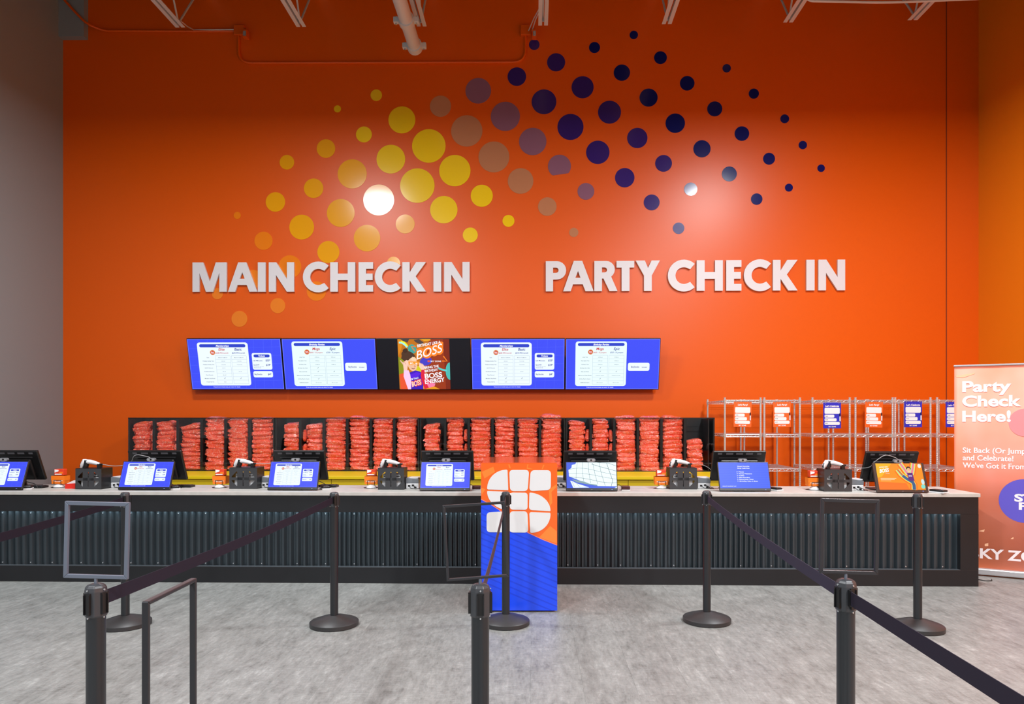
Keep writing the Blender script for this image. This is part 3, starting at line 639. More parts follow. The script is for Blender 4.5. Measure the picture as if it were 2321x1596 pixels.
for ui, (x0, x1) in enumerate(UN):
    a = at(x0, 1068, DY); b = at(x1, 947.5, DY); w = b.x-a.x; hh = at(x0, 947.5, DY).z-zt
    t = thing('sock_display', 'black six-bay sock display bin with clear front, %s of the four' % WHERE[ui], 'display bin', ((a.x+b.x)/2, DY, zt), group='sock display bins')
    D = .36; th = .02
    inner = w-2*th - (.055 if ui == 3 else 0)
    boxo('base_panel', (-w/2, 0, 0), (w/2, D, .008), M_BLKPL, t)
    boxo('back_panel', (-w/2, D, 0), (w/2, D+.01, hh), M_BLKPL, t)
    for sgn in (-1, 1): boxo('end_panel', (sgn*w/2-(th if sgn > 0 else 0), 0, .008), (sgn*w/2+(th if sgn < 0 else 0), D, hh), M_BLKPL, t, .002)
    bay = inner/6
    for k in range(1, 6): boxo('divider', (-w/2+th+k*bay-.016, .004, .008), (-w/2+th+k*bay+.016, D, hh-.012), M_BLKPL, t, .002)
    if ui == 3: boxo('divider', (w/2-th-.055-.01, .004, .008), (w/2-th-.055+.006, D, hh-.012), M_BLKPL, t, .002)
    boxo('top_rail', (-w/2, -.004, hh-.008), (w/2, .012, hh+.004), M_BLKPL, t)
    boxo('clear_front', (-w/2+.002, -.006, .01), (w/2-.002, -.003, hh-.01), M_CLEAR, t)
    for k in range(6):
        top = at(700, TOPS[ui][k], DY).z; cx = (a.x+b.x)/2-w/2+th+(k+.5)*bay
        tall = top-zt-.012; sd = SIDE.get((ui, k), 0)
        nn = max(3, round(tall/.0585)); dz = tall/nn
        lab = '%s bay of the %s sock display' % (ORD[k], WHERE[ui])
        for q in range(nn):
            lst = NARROW if sd or (ui, k) in ((1, 0), (2, 0), (3, 5)) else PACKS
            o = bpy.data.objects.new('sock_pack', lst[(nb*5+q*3) % len(lst)]); COL.objects.link(o); nb += 1
            dx = -sd*.028 + random.uniform(-.008, .008) + {(1, 0): .03, (2, 0): -.02, (3, 5): -.02}.get((ui, k), 0)
            o.location = (cx+dx, DY+.145+random.uniform(-.012, .008), zt+.008+(q+.5)*dz)
            o.rotation_euler = (random.uniform(-.05, .05), random.uniform(-.05, .05), random.choice((0, PI))+random.uniform(-.05, .05))
            if q == nn-1 and (ui, k) in ((0, 2), (2, 0), (3, 0), (3, 5)): o.rotation_euler.y = -.16
            fs = nn-1-q
            tag(o, 'orange sock pack, %s, %s' % ('topmost in the stack' if fs == 0 else '%s from the top' % ORD[fs], lab), 'sock pack', 'orange sock packs in the display bins')
        if sd:
            for q in range(3):
                o = bpy.data.objects.new('sock_pack', UPR[(k+q+ui) % 4]); COL.objects.link(o); nb += 1
                o.location = (cx+sd*bay*.37, DY+.15, zt+.10+q*.18); o.rotation_euler = (0, PI/2+random.uniform(-.08, .08), 0); o.scale = (1, 1, .75)
                tag(o, 'upright orange sock pack, %s of three, %s' % (['lowest', 'middle', 'top'][q], lab), 'sock pack', 'orange sock packs in the display bins')

# ================================================================== WIRE SHELVES WITH PARTY CARDS
FP = [(1643, 1724), (1732.5, 1813), (1841.5, 1926), (1939, 2023), (2029, 2109), (2124, 2205)]
BP = [(1604, 1679), (1687, 1761), (1800.5, 1878), (1888.5, 1963), (1968, 2037), (2050, 2128)]
SF, SB = 9.05, 9.93
SY = [907.5, 985.5, 1063]
CARD = ['o', 'o', 'b', 'o', 'b', 'b']
SL = ['leftmost of the six', 'second from left', 'third from left', 'fourth from left', 'fifth from left', 'rightmost, half behind the banner']
def wire_shelf(fl_, fr, bl, br, z):
    m = MB(); z0 = z-.028; r = .0045
    q = [Vector((*p, z)) for p in (fl_, fr, br, bl)]; q0 = [Vector((*p, z0)) for p in (fl_, fr, br, bl)]
    for i in range(4):
        m.tube([q[i], q[(i+1) % 4]], r, 6).tube([q0[i], q0[(i+1) % 4]], r, 6)
        L = (q[(i+1) % 4]-q[i]).length; nz = max(4, int(L/.085)); pts = []
        for k in range(nz*2+1):
            f = k/(nz*2); base = q[i].lerp(q[(i+1) % 4], f); pts.append((base.x, base.y, z0 if k % 2 == 0 else z))
        m.tube(pts, .0042, 5)
    for k in range(1, 15):
        f = k/15; m.tube([q[0].lerp(q[1], f)+Vector((0, 0, .004)), q[3].lerp(q[2], f)+Vector((0, 0, .004))], .003, 5)
    for k in (1, 2): m.tube([q[0].lerp(q[3], k/3), q[1].lerp(q[2], k/3)], .0045, 5)
    return m
for i in range(6):
    fl_ = at(FP[i][0], 950, SF); fr = at(FP[i][1], 950, SF); bl = at(BP[i][0], 950, SB); br = at(BP[i][1], 950, SB)
    o = Vector(((fl_.x+fr.x)/2, SF, 0))
    t = thing('wire_shelf_unit', 'chrome wire shelving unit against the orange wall, '+SL[i], 'shelving', o, group='chrome wire shelving units')
    cs = [(p.x-o.x, p.y-o.y) for p in (fl_, fr, bl, br)]
    ztop = at(1700, SY[0], SF).z
    for p in cs:
        m = MB().tube([(p[0], p[1], .0), (p[0], p[1], ztop+.03)], .0125, 10)
        post = m.build('post', M_CHROME, t, True)
        MB().tube([(p[0], p[1], ztop+.026), (p[0], p[1], ztop+.036)], .0145, 10).build('post_cap', M_CHROME, post)
        g = MB()
        for z in range(8, 70): g.lathe([(.0125, 0), (.0136, .003), (.0125, .006)], 10, (p[0], p[1], z*.0254))
        g.build('post_grooves', M_CHROME, post)['kind'] = 'stuff'
    zs = [at(1700, y, SF).z for y in SY]+[.16]
    for z in zs:
        sh = wire_shelf(*cs, z).build('wire_shelf', M_CHROME, t)
        for p in cs: MB().lathe([(.016, -.035), (.0185, .012)], 10, (p[0], p[1], z)).build('shelf_sleeve', M_CHROME, sh)
    # hanging party card
    px = [1683, 1772.5, 1886, 1980.5, 2069.5, 2163.5][i]; py0 = [911, 911, 912.5, 911, 910, 911][i]; py1 = [968, 968, 971, 969, 968.5, 968.5][i]
    YC = SF-.012; a = at(px-20, py0, YC); b = at(px+20, py1, YC); w = b.x-a.x; h = a.z-b.z
    ct = thing('party_card', '%s hanging party card with write-in boxes, %s' % ('orange' if CARD[i] == 'o' else 'blue', ['leftmost card', 'second card from left', 'third card from left', 'fourth card from left', 'fifth card from left', 'last card, cut by the banner'][i]), 'card', ((a.x+b.x)/2, YC, (a.z+b.z)/2), (0, [.02, 0, 0, .02, 0, 0][i], 0), 'hanging party cards')
    cm = M_CARDO if CARD[i] == 'o' else M_CARDB
    boxo('card_panel', (-w/2, -.002, -h/2), (w/2, .002, h/2), cm, ct)
    X = lambda u: -w/2+u*w; Z = lambda v: h/2-v*h
    for (u0, v0, u1, v1) in ((.07, .21, .93, .44), (.07, .47, .62, .59), (.07, .61, .75, .73), (.07, .75, .93, .87)):
        MB().slab(rrect(X(u0), Z(v1), X(u1), Z(v0), .012), -.003, -.002).build('write_in_box', M_PAPER, ct)
    tx = MB()
    if CARD[i] == 'o': put_text(tx, "Let's Party!", 0, Z(.15), .022, -.0035, 'c', .04, .1, w*.56)
    else: put_text(tx, "Let's Celebrate", 0, Z(.17), .022, -.0035, 'c', .04, .1, w*.78)
    put_text(tx, 'SKY ZONE', 0, Z(.955), .014, -.0035, 'c', .04, 0, w*.42); tx.build('lettering', M_PAPER, ct)['kind'] = 'stuff'
    d = MB()
    for v, s_ in ((.545, 'TIME:'), (.685, 'ROOM:'), (.825, 'HOST:')): put_text(d, s_, X(.10), Z(v), .010, -.0037, 'l', .01, 0, w*.16)
    d.build('field_lettering', M_INKD, ct)['kind'] = 'stuff'
    mk = MB().tube([(X(.93), -.010, Z(.73)), (X(.93), -.010, Z(.54))], .008, 8).build('marker_pen', M_WHITEPL, ct)
    MB().tube([(X(.93), -.010, Z(.54)), (X(.93), -.010, Z(.42))], .0065, 8).build('pen_cap', M_BLKPL, mk)
    for u in (.12, .88): MB().tube([(X(u), -.004, Z(.05)), (X(u), -.012, Z(.0)), (X(u), .004, h/2+.03), (X(u), .016, h/2+.015)], .0025, 5).build('hook', M_CHROME, ct)

# ================================================================== RECEPTION COUNTER
A = at_z(0, 1318); B = at_z(2218, 1330)
dirv = (B-A); dirv.z = 0; CANG = math.atan2(dirv.y, dirv.x)
CT = .862; TH = .034
CM = Matrix.Translation(B) @ Matrix.Rotation(CANG, 4, 'Z'); CMI = CM.inverted()
def cloc(p): return CMI @ p               # world -> counter local (x along the front, y towards the wall)
LEN = 10.4; DEP = .68
ct = thing('reception_counter', 'long black reception counter with a recessed corrugated steel front', 'counter', B, (0, 0, CANG))
def cz(py): return at(1600, py, 6.72).z
zr1 = .828-.158; zr0 = .151               # recess from zr0 to zr1
RD = .09
boxo('top_rail', (-LEN, 0, zr1), (0, .09, CT-TH), M_BLACK, ct, .002)
boxo('plinth_rail', (-LEN, 0, 0), (0, .09, zr0), M_BLACK, ct, .002)
boxo('end_stile', (-.165, 0, zr0), (0, .09, zr1), M_BLACK, ct)
boxo('end_stile', (-LEN, 0, zr0), (-LEN+.165, .09, zr1), M_BLACK, ct)
boxo('side_panel', (-.03, .09, 0), (0, DEP-.03, CT-TH), M_BLACK, ct)
boxo('side_panel', (-LEN, .09, 0), (-LEN+.03, DEP-.03, CT-TH), M_BLACK, ct)
boxo('carcass', (-LEN+.03, .12, .0), (-.03, DEP-.05, CT-TH), M_BLACK, ct)
def px2c(px): # photo column at the recess depth -> local x
    d = ray(px, 1220); n = CM.to_3x3() @ Vector((0, 1, 0)); p0 = CM @ Vector((0, RD-.01, 0))
    k = (p0-EYE).dot(n)/d.dot(n); return cloc(EYE+d*k).x
edges = [-LEN+.165, px2c(-420), px2c(-190), px2c(42), px2c(270), px2c(500), px2c(772), px2c(1045), px2c(1320), px2c(1560), px2c(1712), px2c(1950), -.165]
pitch = [.068]*6+[.046, .046, .070, .050, .070, .070]
for i in range(len(edges)-1):
    x0, x1 = edges[i], edges[i+1]
    if x1-x0 < .05: continue
    n = max(3, round((x1-x0)/pitch[i])); N = n*8; m = MB(); vs = []; fs = []
    for k in range(N+1):
        a = 2*PI*k/8; y = RD-.002-.017*(1+max(-.8, min(.8, math.cos(a)*2.2))/.8)-(.002 if i % 2 else 0)
        x = x0+(x1-x0)*k/N; vs += [(x, y, zr0), (x, y, zr1)]
    for k in range(N): fs.append((2*k, 2*k+2, 2*k+3, 2*k+1))
    sh = m.add(vs, fs).build('corrugated_sheet', M_CORR, ct, False)
    ns = max(2, round((x1-x0)/.28))
    for k in range(ns):
        f = (round((k+.5)/ns*n))/n; x = x0+(x1-x0)*f
        for z in (zr0+.022, zr1-.022):
            MB().tube([(x, RD-.03, z), (x, RD-.042, z)], .0055, 7).build('screw', M_SCREW, sh)
boxo('led_strip', (-LEN+.17, .032, zr1-.001), (-.17, .042, zr1+.004), M_LED, ct)
boxo('ledge_trim', (-LEN+.165, 0, zr0), (-.165, .05, zr0+.003), mat('dark_metal_edge', (92, 98, 104), rough=.35, metal=.5), ct)
wt = tag(bevel(boxo('counter_worktop', (-LEN-.01, -.012, CT-TH), (.012, DEP, CT), M_TOP), .003), 'pale wood-grain worktop lying on the black reception counter', 'worktop')
wt.location = B; wt.rotation_euler = (0, 0, CANG)

def on_top(px, py):                       # photo point on the worktop, world
    return at_z(px, py, CT)

# ------------------------------------------------------------------ displays, terminals and small things on the worktop
def customer_display(px0, px1, pyb, fn, label, wide=0):
    p = on_top((px0+px1)/2, pyb); l = on_top(px0, pyb); r = on_top(px1, pyb); w = (r-l).length; TL = math.radians(20); h = .285
    t = thing('customer_display', label, 'monitor', (p.x, p.y, CT), (0, 0, CANG), 'customer displays on the counter')
    R = Matrix.Translation((0, 0, .009)) @ Matrix.Rotation(-TL, 4, 'X')
    o = bevel(boxo('bezel', (-w/2, 0, 0), (w/2, .022, h), M_BLKPL if not wide else mat('brown_black_plastic', (52, 36, 30), rough=.4), t), .003); o.matrix_local = R
    sw = w-.012-wide*2; sh = h-.03
    s0 = boxo('screen', (-sw/2, -.001, .024), (sw/2, .001, h-.006), M_BLKPL, t); s0.matrix_local = R
    s = Screen(s0, sw-.002, sh-.002, -.0018, 0, .024+sh/2); fn(s); s.done()
    lg = MB(); put_text(lg, 'acer', 0, .008, .007, -.001, 'c', .01); lg = lg.build('maker_lettering', M_GREYPL, o); lg['kind'] = 'stuff'
    boxo('power_light', (w*.38, -.0012, .010), (w*.38+.012, 0, .014), mat('blue_power_light', (150, 170, 255), emit=2), o)
    MB().box((-.05, .072, .07), (.05, .082, .12)).tube([(0, .082, .09), (0, .12, .012)], .012, 8).build('stand_neck', M_BLKPL, t)
    st = MB().box((-.10, .02, 0), (.10, .17, .008)).build('stand_foot', M_BLKPL, t); bevel(st, .003)
    top = Vector((0, 0, .006)) + Vector((0, math.sin(TL)*h, math.cos(TL)*h))
    return t, p, top, w
def pos_terminal(p, w, label, dx=0):
    t = thing('pos_terminal', label, 'terminal', (p.x+dx, p.y+.24, CT), (0, 0, CANG), 'point of sale terminals seen from behind')
    TL = math.radians(24); h = .325
    R = Matrix.Translation((0, .08, .075)) @ Matrix.Rotation(TL, 4, 'X')
    def pr(name, a, b, m, par=None, bev=.004):
        o = boxo(name, a, b, m, par or t, bev)
        if not par: o.matrix_local = R
        return o
    bk = pr('back_shell', (-w/2, 0, 0), (w/2, .03, h), M_BLKPL, None, .008)
    pr('rear_hump', (-w*.36, -.035, .02), (w*.36, 0, h-.085), M_BLKPL, None, .012)
    pr('front_glass', (-w/2+.006, .03, .006), (w/2-.006, .033, h-.006), M_BLKPL2, None, 0)
    for k in range(5):
        x = (k-2)*w*.185; sw = w*.065 if abs(k-2) < 2 else w*.04
        boxo('vent_slot', (x-sw, -.0015, h-.034), (x+sw, 0, h-.016), mat('grey_vent_mesh', (84, 84, 90), rough=.5), bk)
    boxo('ridge', (-w*.38, -.004, h-.074), (w*.38, 0, h-.064), M_BLKPL2, bk)
    MB().tube([(0, .10, .15), (0, .14, .01)], .03, 10).build('stand_neck', M_BLKPL, t)
    bevel(MB().box((-.13, .02, 0), (.13, .24, .014)).build('stand_foot', M_BLKPL, t), .004)
    return t
def webcam(t, p, top, label, off=0):
    q = Matrix.Rotation(CANG, 4, 'Z') @ Vector((top.x+off, top.y+.012, top.z)) + Vector((p.x, p.y, CT))
    c = thing('webcam', label, 'webcam', q, (0, 0, CANG), 'webcams on the customer displays')
    MB().slab(rrect(-.042, .003, .042, .035, .016, 5), -.018, .006).build('camera_body', M_GREYPL, c)
    MB().slab(rrect(-.034, .008, .034, .030, .011, 5), -.0195, -.018).build('face_plate', M_CABLE, c)
    MB().slab(arcpts(0, .019, .009, .009, 0, 360, 14)[:-1], -.0215, -.0195).build('lens', M_BLKPL, c)
    MB().box((-.018, -.018, -.001), (.018, .012, .004)).build('mount_clip', M_GREYPL, c)
    return q
DISP = [(-68, 50, 1112, memberships, 'blue membership display cut by the left edge of the picture'),
        (266, 385, 1112, memberships, 'blue membership display with a cabled webcam, second from left'),
        (605, 719, 1112.5, memberships, 'blue membership display, third from left, left of the tall poster stand queue'),
        (950.5, 1065.5, 1114, memberships, 'blue membership display just left of the orange and blue box'),
        (1283, 1400, 1114.5, court_picture, 'display showing a pale warped grid, just right of the orange and blue box'),
        (1632, 1748, 1115, addons, 'blue display listing party add-ons in white text'),
        (1989, 2105, 1118.5, jump_poster, 'orange display with a jumping kid, at right end of the counter')]
DISP[2] = DISP[2][:4] + ('blue membership display, third from left, with no cabled webcam',)
WL = ['leftmost', 'second from left', 'third from left', 'fourth from left', 'third from right', 'second from right', 'rightmost']
CAMS = []
for i, d in enumerate(DISP):
    t, p, top, w = customer_display(d[0], d[1], d[2], d[3], d[4], .018 if i == 6 else 0)
    pos_terminal(p, w*1.06, 'black sales terminal seen from behind, %s of seven' % WL[i])
    CAMS.append(webcam(t, p, top, 'small grey webcam on top of a customer display, %s of seven' % WL[i], {0: .0, 1: .02}.get(i, 0)))

def octo(w, h, k): return [(-w+k, -h), (w-k, -h), (w, -h+k), (w, h-k), (w-k, h), (-w+k, h), (-w, h-k), (-w, -h+k)]
def scanner_box(px, pyb, w, h, label, slabel, rot=0):
    p = on_top(px, pyb); t = thing('printer_box', label, 'box', (p.x, p.y, CT), (0, 0, CANG+rot), 'black printer boxes with cut-out fronts')
    D = .19; th = .006
    # front panel as a frame with a cross: cut-outs are real openings
    W_, H_ = w/2, h
    f = MB(); ow = w*.41; ohh = h*.35; zc = h*.49; kk = w*.17
    f.box((-W_, 0, 0), (W_, th, zc-ohh)).box((-W_, 0, zc+ohh), (W_, th, h)).box((-W_, 0, zc-ohh), (-ow, th, zc+ohh)).box((ow, 0, zc-ohh), (W_, th, zc+ohh))
    f.box((-ow, 0, zc-.013), (ow, th, zc+.013))
    for sg in (-1, 1):
        f.box((min(sg*.004, sg*w*.215), 0, zc-ohh), (max(sg*.004, sg*w*.215), th, zc+ohh))
        for sz in (-1, 1): f.slab([(sg*ow, zc+sz*ohh), (sg*(ow-kk), zc+sz*ohh), (sg*ow, zc+sz*(ohh-kk))], 0, th)
    f.build('front_plate', M_BLKPL2, t)
    for sg in (-1, 1): boxo('side_plate', (sg*W_-(th if sg > 0 else 0), th, 0), (sg*W_+(th if sg < 0 else 0), D, h), M_BLKPL, t)
    boxo('top_plate', (-W_, 0, h), (W_, D, h+.005), M_BLKPL, t, .001)
    boxo('bottom_plate', (-W_, 0, 0), (W_, D, .004), M_BLKPL, t)
    r_ = thing('receipt_printer', 'pale receipt printer inside the '+slabel.split(' on the ')[-1], 'printer', (p.x, p.y, CT), (0, 0, CANG+rot), 'receipt printers')
    bevel(boxo('printer_body', (-W_*.74, .035, .006), (W_*.74, D-.02, h*.46), M_WHITEPL, r_), .006); bevel(boxo('printer_lid', (-W_*.70, .045, h*.46), (W_*.70, D-.02, h*.74), M_WHITEPL, r_), .01)
    boxo('paper_slot', (-W_*.6, .040, h*.60), (W_*.6, .046, h*.63), M_BLKPL2, r_)
    # barcode scanner lying in a cradle on the box
    s_ = thing('barcode_scanner', slabel, 'scanner', (p.x, p.y+.07, CT+h+.005), (0, 0, CANG+rot), 'barcode scanners on the black boxes')
    bd = MB().tube([(-.075, 0, .045), (-.05, 0, .062), (-.02, 0, .060), (.03, 0, .048), (.07, 0, .036)], [.018, .024, .022, .019, .014], 12).build('handle', M_WHITEPL, s_, True)
    hd = MB().tube([(-.115, 0, .005), (-.10, 0, .035), (-.078, 0, .070), (-.062, 0, .074)], [.014, .022, .024, .014], 12).build('scan_head', M_WHITEPL, s_, True)
    MB().tube([(-.066, 0, .018), (-.058, 0, .076)], .0245, 12).build('grip_band', M_BLKPL, s_, True)
    MB().tube([(-.117, -.004, .012), (-.103, -.006, .052)], .012, 8).build('scan_window', M_BLKPL, s_, True)
    MB().box((.055, -.022, 0), (.085, .022, .04)).tube([(.07, 0, .035), (.10, 0, .035)], .009, 8).build('cradle', M_BLKPL, s_)
    MB().box((-.085, -.022, 0), (-.055, .022, .016)).build('cradle_foot', M_BLKPL, s_)
    return p, h
BOXES = [(200, 1109.5, .255, .20, 'beside the red tray, leftmost'), (551, 1108.5, .275, .205, 'left of the third display'), (886, 1110, .255, .205, 'left of the fourth display'), (1549, 1109.5, .265, .205, 'left of the add-ons display'), (1900, 1114.5, .26, .205, 'left of the jumping kid display')]
BP_ = []
for px, pyb, w, h, l in BOXES:
    BP_.append(scanner_box(px, pyb, w, h, 'black cut-out printer box '+l, 'white barcode scanner lying on the black box '+l)+(px,))

def side_printer(px, pyb, l):
    p = on_top(px, pyb); t = thing('card_printer', 'small grey label printer with white cable side, '+l, 'printer', (p.x, p.y, CT), (0, 0, CANG), 'small grey label printers')
    bevel(boxo('lower_body', (-.062, 0, .0), (.062, .16, .055), M_WHITEPL, t), .006)
    o = MB().slab([(-.064, .055), (.064, .055), (.064, .095), (-.050, .112), (-.064, .105)], 0, .16).build('upper_body', M_GREYPL, t); bevel(o, .004)
    boxo('lid_strip', (-.055, .01, .100), (.058, .15, .112), M_WHITEPL, t, .003)
    for x, z in ((-.03, .03), (.008, .036), (.03, .016)): boxo('port', (x-.010, -.002, z-.008), (x+.012, 0, z+.008), M_BLKPL, t)
    MB().tube([(.01, -.004, .035), (.03, -.03, .028), (.06, -.035, .006), (.09, -.02, .004)], .003, 6).tube([(-.028, -.004, .028), (-.01, -.03, .012), (.05, -.045, .004)], .003, 6).build('plugged_cables', M_BLKCABLE, t)
for px, pyb, l in ((265, 1106, 'behind the second display'), (604, 1106, 'left of the third display'), (934, 1108.5, 'left of the fourth display'), (1270, 1106, 'behind the orange and blue box'), (1596, 1108, 'left of the add-ons display'), (1943, 1112.5, 'left of the jumping kid display')):
    side_printer(px, pyb, l)

def box_stand(px, pyb, l):
    p = on_top(px, pyb); t = thing('counter_box_stand', 'stacked small orange boxes on a white-footed wire stand, '+l, 'display stand', (p.x, p.y, CT), (0, 0, CANG), 'orange box stands')
    MB().lathe([(.05, 0), (.052, .006), (.04, .022), (.02, .032), (.004, .035)], 18, (.0, .02, 0)).build('white_foot', M_WHITEPL, t, True)
    MB().lathe([(.068, 0), (.068, .004), (.05, .005)], 18, (-.01, .03, 0)).build('base_pad', M_BLKPL, t)
    MB().tube([(-.035, -.004, .03), (-.035, -.008, .075), (.035, -.008, .075), (.035, -.004, .03)], .0028, 6).tube([(0, .02, .03), (0, .03, .04)], .006, 6).build('wire_clip', M_BLKPL, t)
    b = bevel(boxo('lower_box', (-.065, 0, .038), (.065, .085, .118), M_ORBOX, t), .002)
    MB().box((-.067, -.002, .072), (.067, .087, .118)).build('box_lid', M_ORBOX, t)
    tx = MB(); put_text(tx, 'SKY ZONE', 0, .058, .009, -.001, 'c', .02); tx.build('box_lettering', M_PAPER, b)['kind'] = 'stuff'
    MB().box((-.05, -.0015, .066), (-.02, 0, .071)).box((.02, -.0015, .066), (.05, 0, .071)).build('white_label', M_PAPER, b)
    u = bevel(boxo('upper_box', (-.048, .015, .120), (.045, .075, .185), M_REDBOX, t), .004)
    MB().slab([(-.042, .150), (-.005, .160), (.0, .176), (-.042, .181)], .013, .015).slab([(-.04, .128), (.03, .130), (.03, .137), (-.04, .138)], .013, .015).build('white_print', M_PAPER, u)
    MB().slab([(.0, .140), (.04, .138), (.04, .156), (.01, .158)], .0125, .015).build('yellow_print', M_ORBOX, u)
for px, pyb, l in ((131, 1105.5, 'at far left'), (496.5, 1106, 'between the second and third displays'), (841, 1106.5, 'between the third and fourth displays'), (1500, 1108, 'between the grid and add-ons displays'), (1848, 1111, 'between the add-ons and kid displays')):
    box_stand(px, pyb, l)
p = on_top(159, 1108)
t = thing('red_tray', 'small bright red tray beside the leftmost black printer box', 'tray', (p.x, p.y, CT), (0, 0, CANG))
MB().slab([(-.05, 0), (.05, 0), (.05, .052), (-.05, .046)], 0, .12).build('tray_body', mat('bright_red_plastic', (226, 36, 20), rough=.4), t)
MB().slab([(-.05, .047), (.05, .053), (.05, .085), (.02, .080)], .02, .10).build('paper_slips', M_PAPER, t)

def card_reader(px, pyb, l, kind=0):
    p = on_top(px, pyb); t = thing('card_reader', l, 'card reader', (p.x, p.y, CT), (0, 0, CANG+(.5 if kind == 0 else 0)), 'card readers on the counter')
    if kind == 0:
        bevel(boxo('cradle', (-.045, -.06, 0), (.045, .08, .012), M_WHITEPL, t), .004)
        b = bevel(boxo('reader_body', (-.038, -.05, .012), (.038, .085, .030), M_BLKPL, t), .006)
        boxo('reader_screen', (-.028, .01, .030), (.028, .07, .0315), M_BLKPL2, b)
        for k in range(3):
            for j in range(2): boxo('key', (-.026+k*.019, -.04+j*.02, .030), (-.012+k*.019, -.026+j*.02, .0325), M_GREYPL, b)
    else:
        bevel(boxo('cradle', (-.042, -.03, 0), (.042, .05, .008), M_WHITEPL, t), .003)
        b = bevel(boxo('reader_body', (-.040, -.028, .008), (.040, .048, .042), mat('maroon_plastic', (70, 26, 30), rough=.35), t), .006)
        MB().tube([(-.03, .04, .03), (-.06, .06, .05), (-.11, .10, .02)], .003, 6).build('reader_cable', M_BLKCABLE, t)
    return p
card_reader(62, 1109, 'white-based card reader beside the leftmost display')
card_reader(397, 1109, 'white-based card reader beside the second display')
card_reader(738, 1109, 'white-based card reader beside the third display')
card_reader(1080, 1111, 'maroon card reader left of the orange and blue box', 1)
card_reader(1418, 1111.5, 'maroon card reader right of the grid display', 1)
card_reader(1758, 1112, 'black card reader on white base beside the add-ons display')
card_reader(2131, 1117.5, 'black card reader on white base at the counter end')
def drawer(px, pyb, l):
    p = on_top(px, pyb); t = thing('keypad', l, 'keypad', (p.x, p.y, CT), (0, 0, CANG), 'dark keypads behind displays')
    bevel(boxo('keypad_body', (-.09, 0, 0), (.09, .10, .022), M_BLKPL, t), .004)
    for k in range(5): boxo('key', (-.08+k*.033, .012, .022), (-.055+k*.033, .085, .026), M_BLKPL2, t)
drawer(412, 1105.5, 'dark low keypad behind the second display'); drawer(742, 1105, 'dark low keypad behind the third display'); drawer(75, 1107, 'dark low keypad behind the leftmost display')
# cables from scanners to the displays
def cable(pts, l, m=M_CABLE, r=.0035): tag(MB().tube(bend(pts, .2, 6), r, 6).build('cable', m, None, True), l, 'cable', 'loose cables on the counter')
def scan_end(i): p, h, px = BP_[i]; return Vector((p.x+.10, p.y+.07, CT+h+.04))
e = scan_end(0); cable([e, e+Vector((.10, .02, -.02)), e+Vector((.26, .03, -.005)), CAMS[1]+Vector((-.16, -.02, .075)), CAMS[1]+Vector((-.02, -.02, .045)), CAMS[1]+Vector((0, -.02, .03))], 'grey cable looping from the leftmost scanner to the second display webcam')
e = scan_end(4); cable([e, e+Vector((.10, .02, -.03)), e+Vector((.24, .02, -.025)), CAMS[6]+Vector((-.22, -.01, .01)), CAMS[6]+Vector((-.12, -.02, .085)), CAMS[6]+Vector((-.02, -.02, .05)), CAMS[6]+Vector((0, -.02, .03))], 'grey cable looping from the rightmost scanner to the kid display webcam')
e = scan_end(3); cable([e, e+Vector((.08, .02, .0)), e+Vector((.18, .03, -.04)), Vector((e.x+.24, e.y+.03, CT+.12))], 'thin cable from the scanner towards the add-ons display', M_CABLE, .0028)
e = scan_end(1); cable([e, e+Vector((.06, .02, 0)), e+Vector((.16, .04, .0)), e+Vector((.24, .05, .02))], 'thin cable from the scanner left of the third display', M_CABLE, .0028)
for (a, b, c, l) in (((385, 1095), (402, 1104), (412, 1107), 'black cable dropping behind the second display'), ((722, 1090), (738, 1098), (745, 1107), 'black cable dropping behind the third display'), ((52, 1090), (80, 1097), (86, 1107), 'black cable dropping behind the leftmost display'), ((1610, 1104), (1622, 1108), (1633, 1106), 'black cable lying left of the add-ons display')):
    p0 = on_top(*c); Y = p0.y; cable([at(a[0], a[1], Y), at(b[0], b[1], Y), Vector((p0.x, p0.y, CT+.006))], l, M_BLKCABLE, .0035)

# ================================================================== ORANGE AND BLUE BOX IN FRONT OF THE COUNTER
L0 = at_z(1090.5, 1387.5); R0 = at_z(1263, 1387.5)
kw = (R0-L0).length; kc = (L0+R0)/2; kz0 = .012
kh = at(1176, 1050.5, kc.y).z; kd = .88
kt = thing('branded_cooler', 'tall orange and blue box with a white nine-piece S emblem', 'cooler', (kc.x, kc.y, 0), (0, 0, math.atan2(R0.y-L0.y, R0.x-L0.x)))
M_KO = mat('orange_wrap', (246, 104, 30), rough=.3, coat=.4); M_KO2 = mat('light_orange_wrap_streak', (252, 136, 52), rough=.3, coat=.4)
M_KB = mat('blue_wrap', (26, 76, 246), rough=.3, coat=.4); M_KB2 = mat('deep_blue_wrap_stripe', (22, 65, 226), rough=.3, coat=.4)
M_KTOP = mat('orange_gloss_top', (232, 96, 44), rough=.08, spec=.6, coat=.6)
bevel(boxo('cabinet', (-kw/2, .004, kz0+.02), (kw/2, kd, kh), M_KO, kt), .004)
boxo('top_lid', (-kw/2+.004, .008, kh), (kw/2-.004, kd-.004, kh+.004), M_KTOP, kt, .002)
UX = lambda px: -kw/2+(px-1090.5)/172.5*kw
UZ = lambda py: kh-(py-1050.5)/337*(kh-kz0)
edge = [(1090.5, 1132), (1110, 1142), (1130, 1155), (1150, 1172), (1175, 1195), (1198, 1209), (1230, 1224), (1263, 1237)]
fp = [(UX(a), UZ(b)) for a, b in edge]
wrap = MB().slab([(-kw/2, kh)]+fp+[(kw/2, kh)], 0, .004).build('orange_wrap', M_KO, kt)
bwrap = MB().slab(fp+[(kw/2, kz0), (-kw/2, kz0)], 0, .004).build('blue_wrap', M_KB, kt)
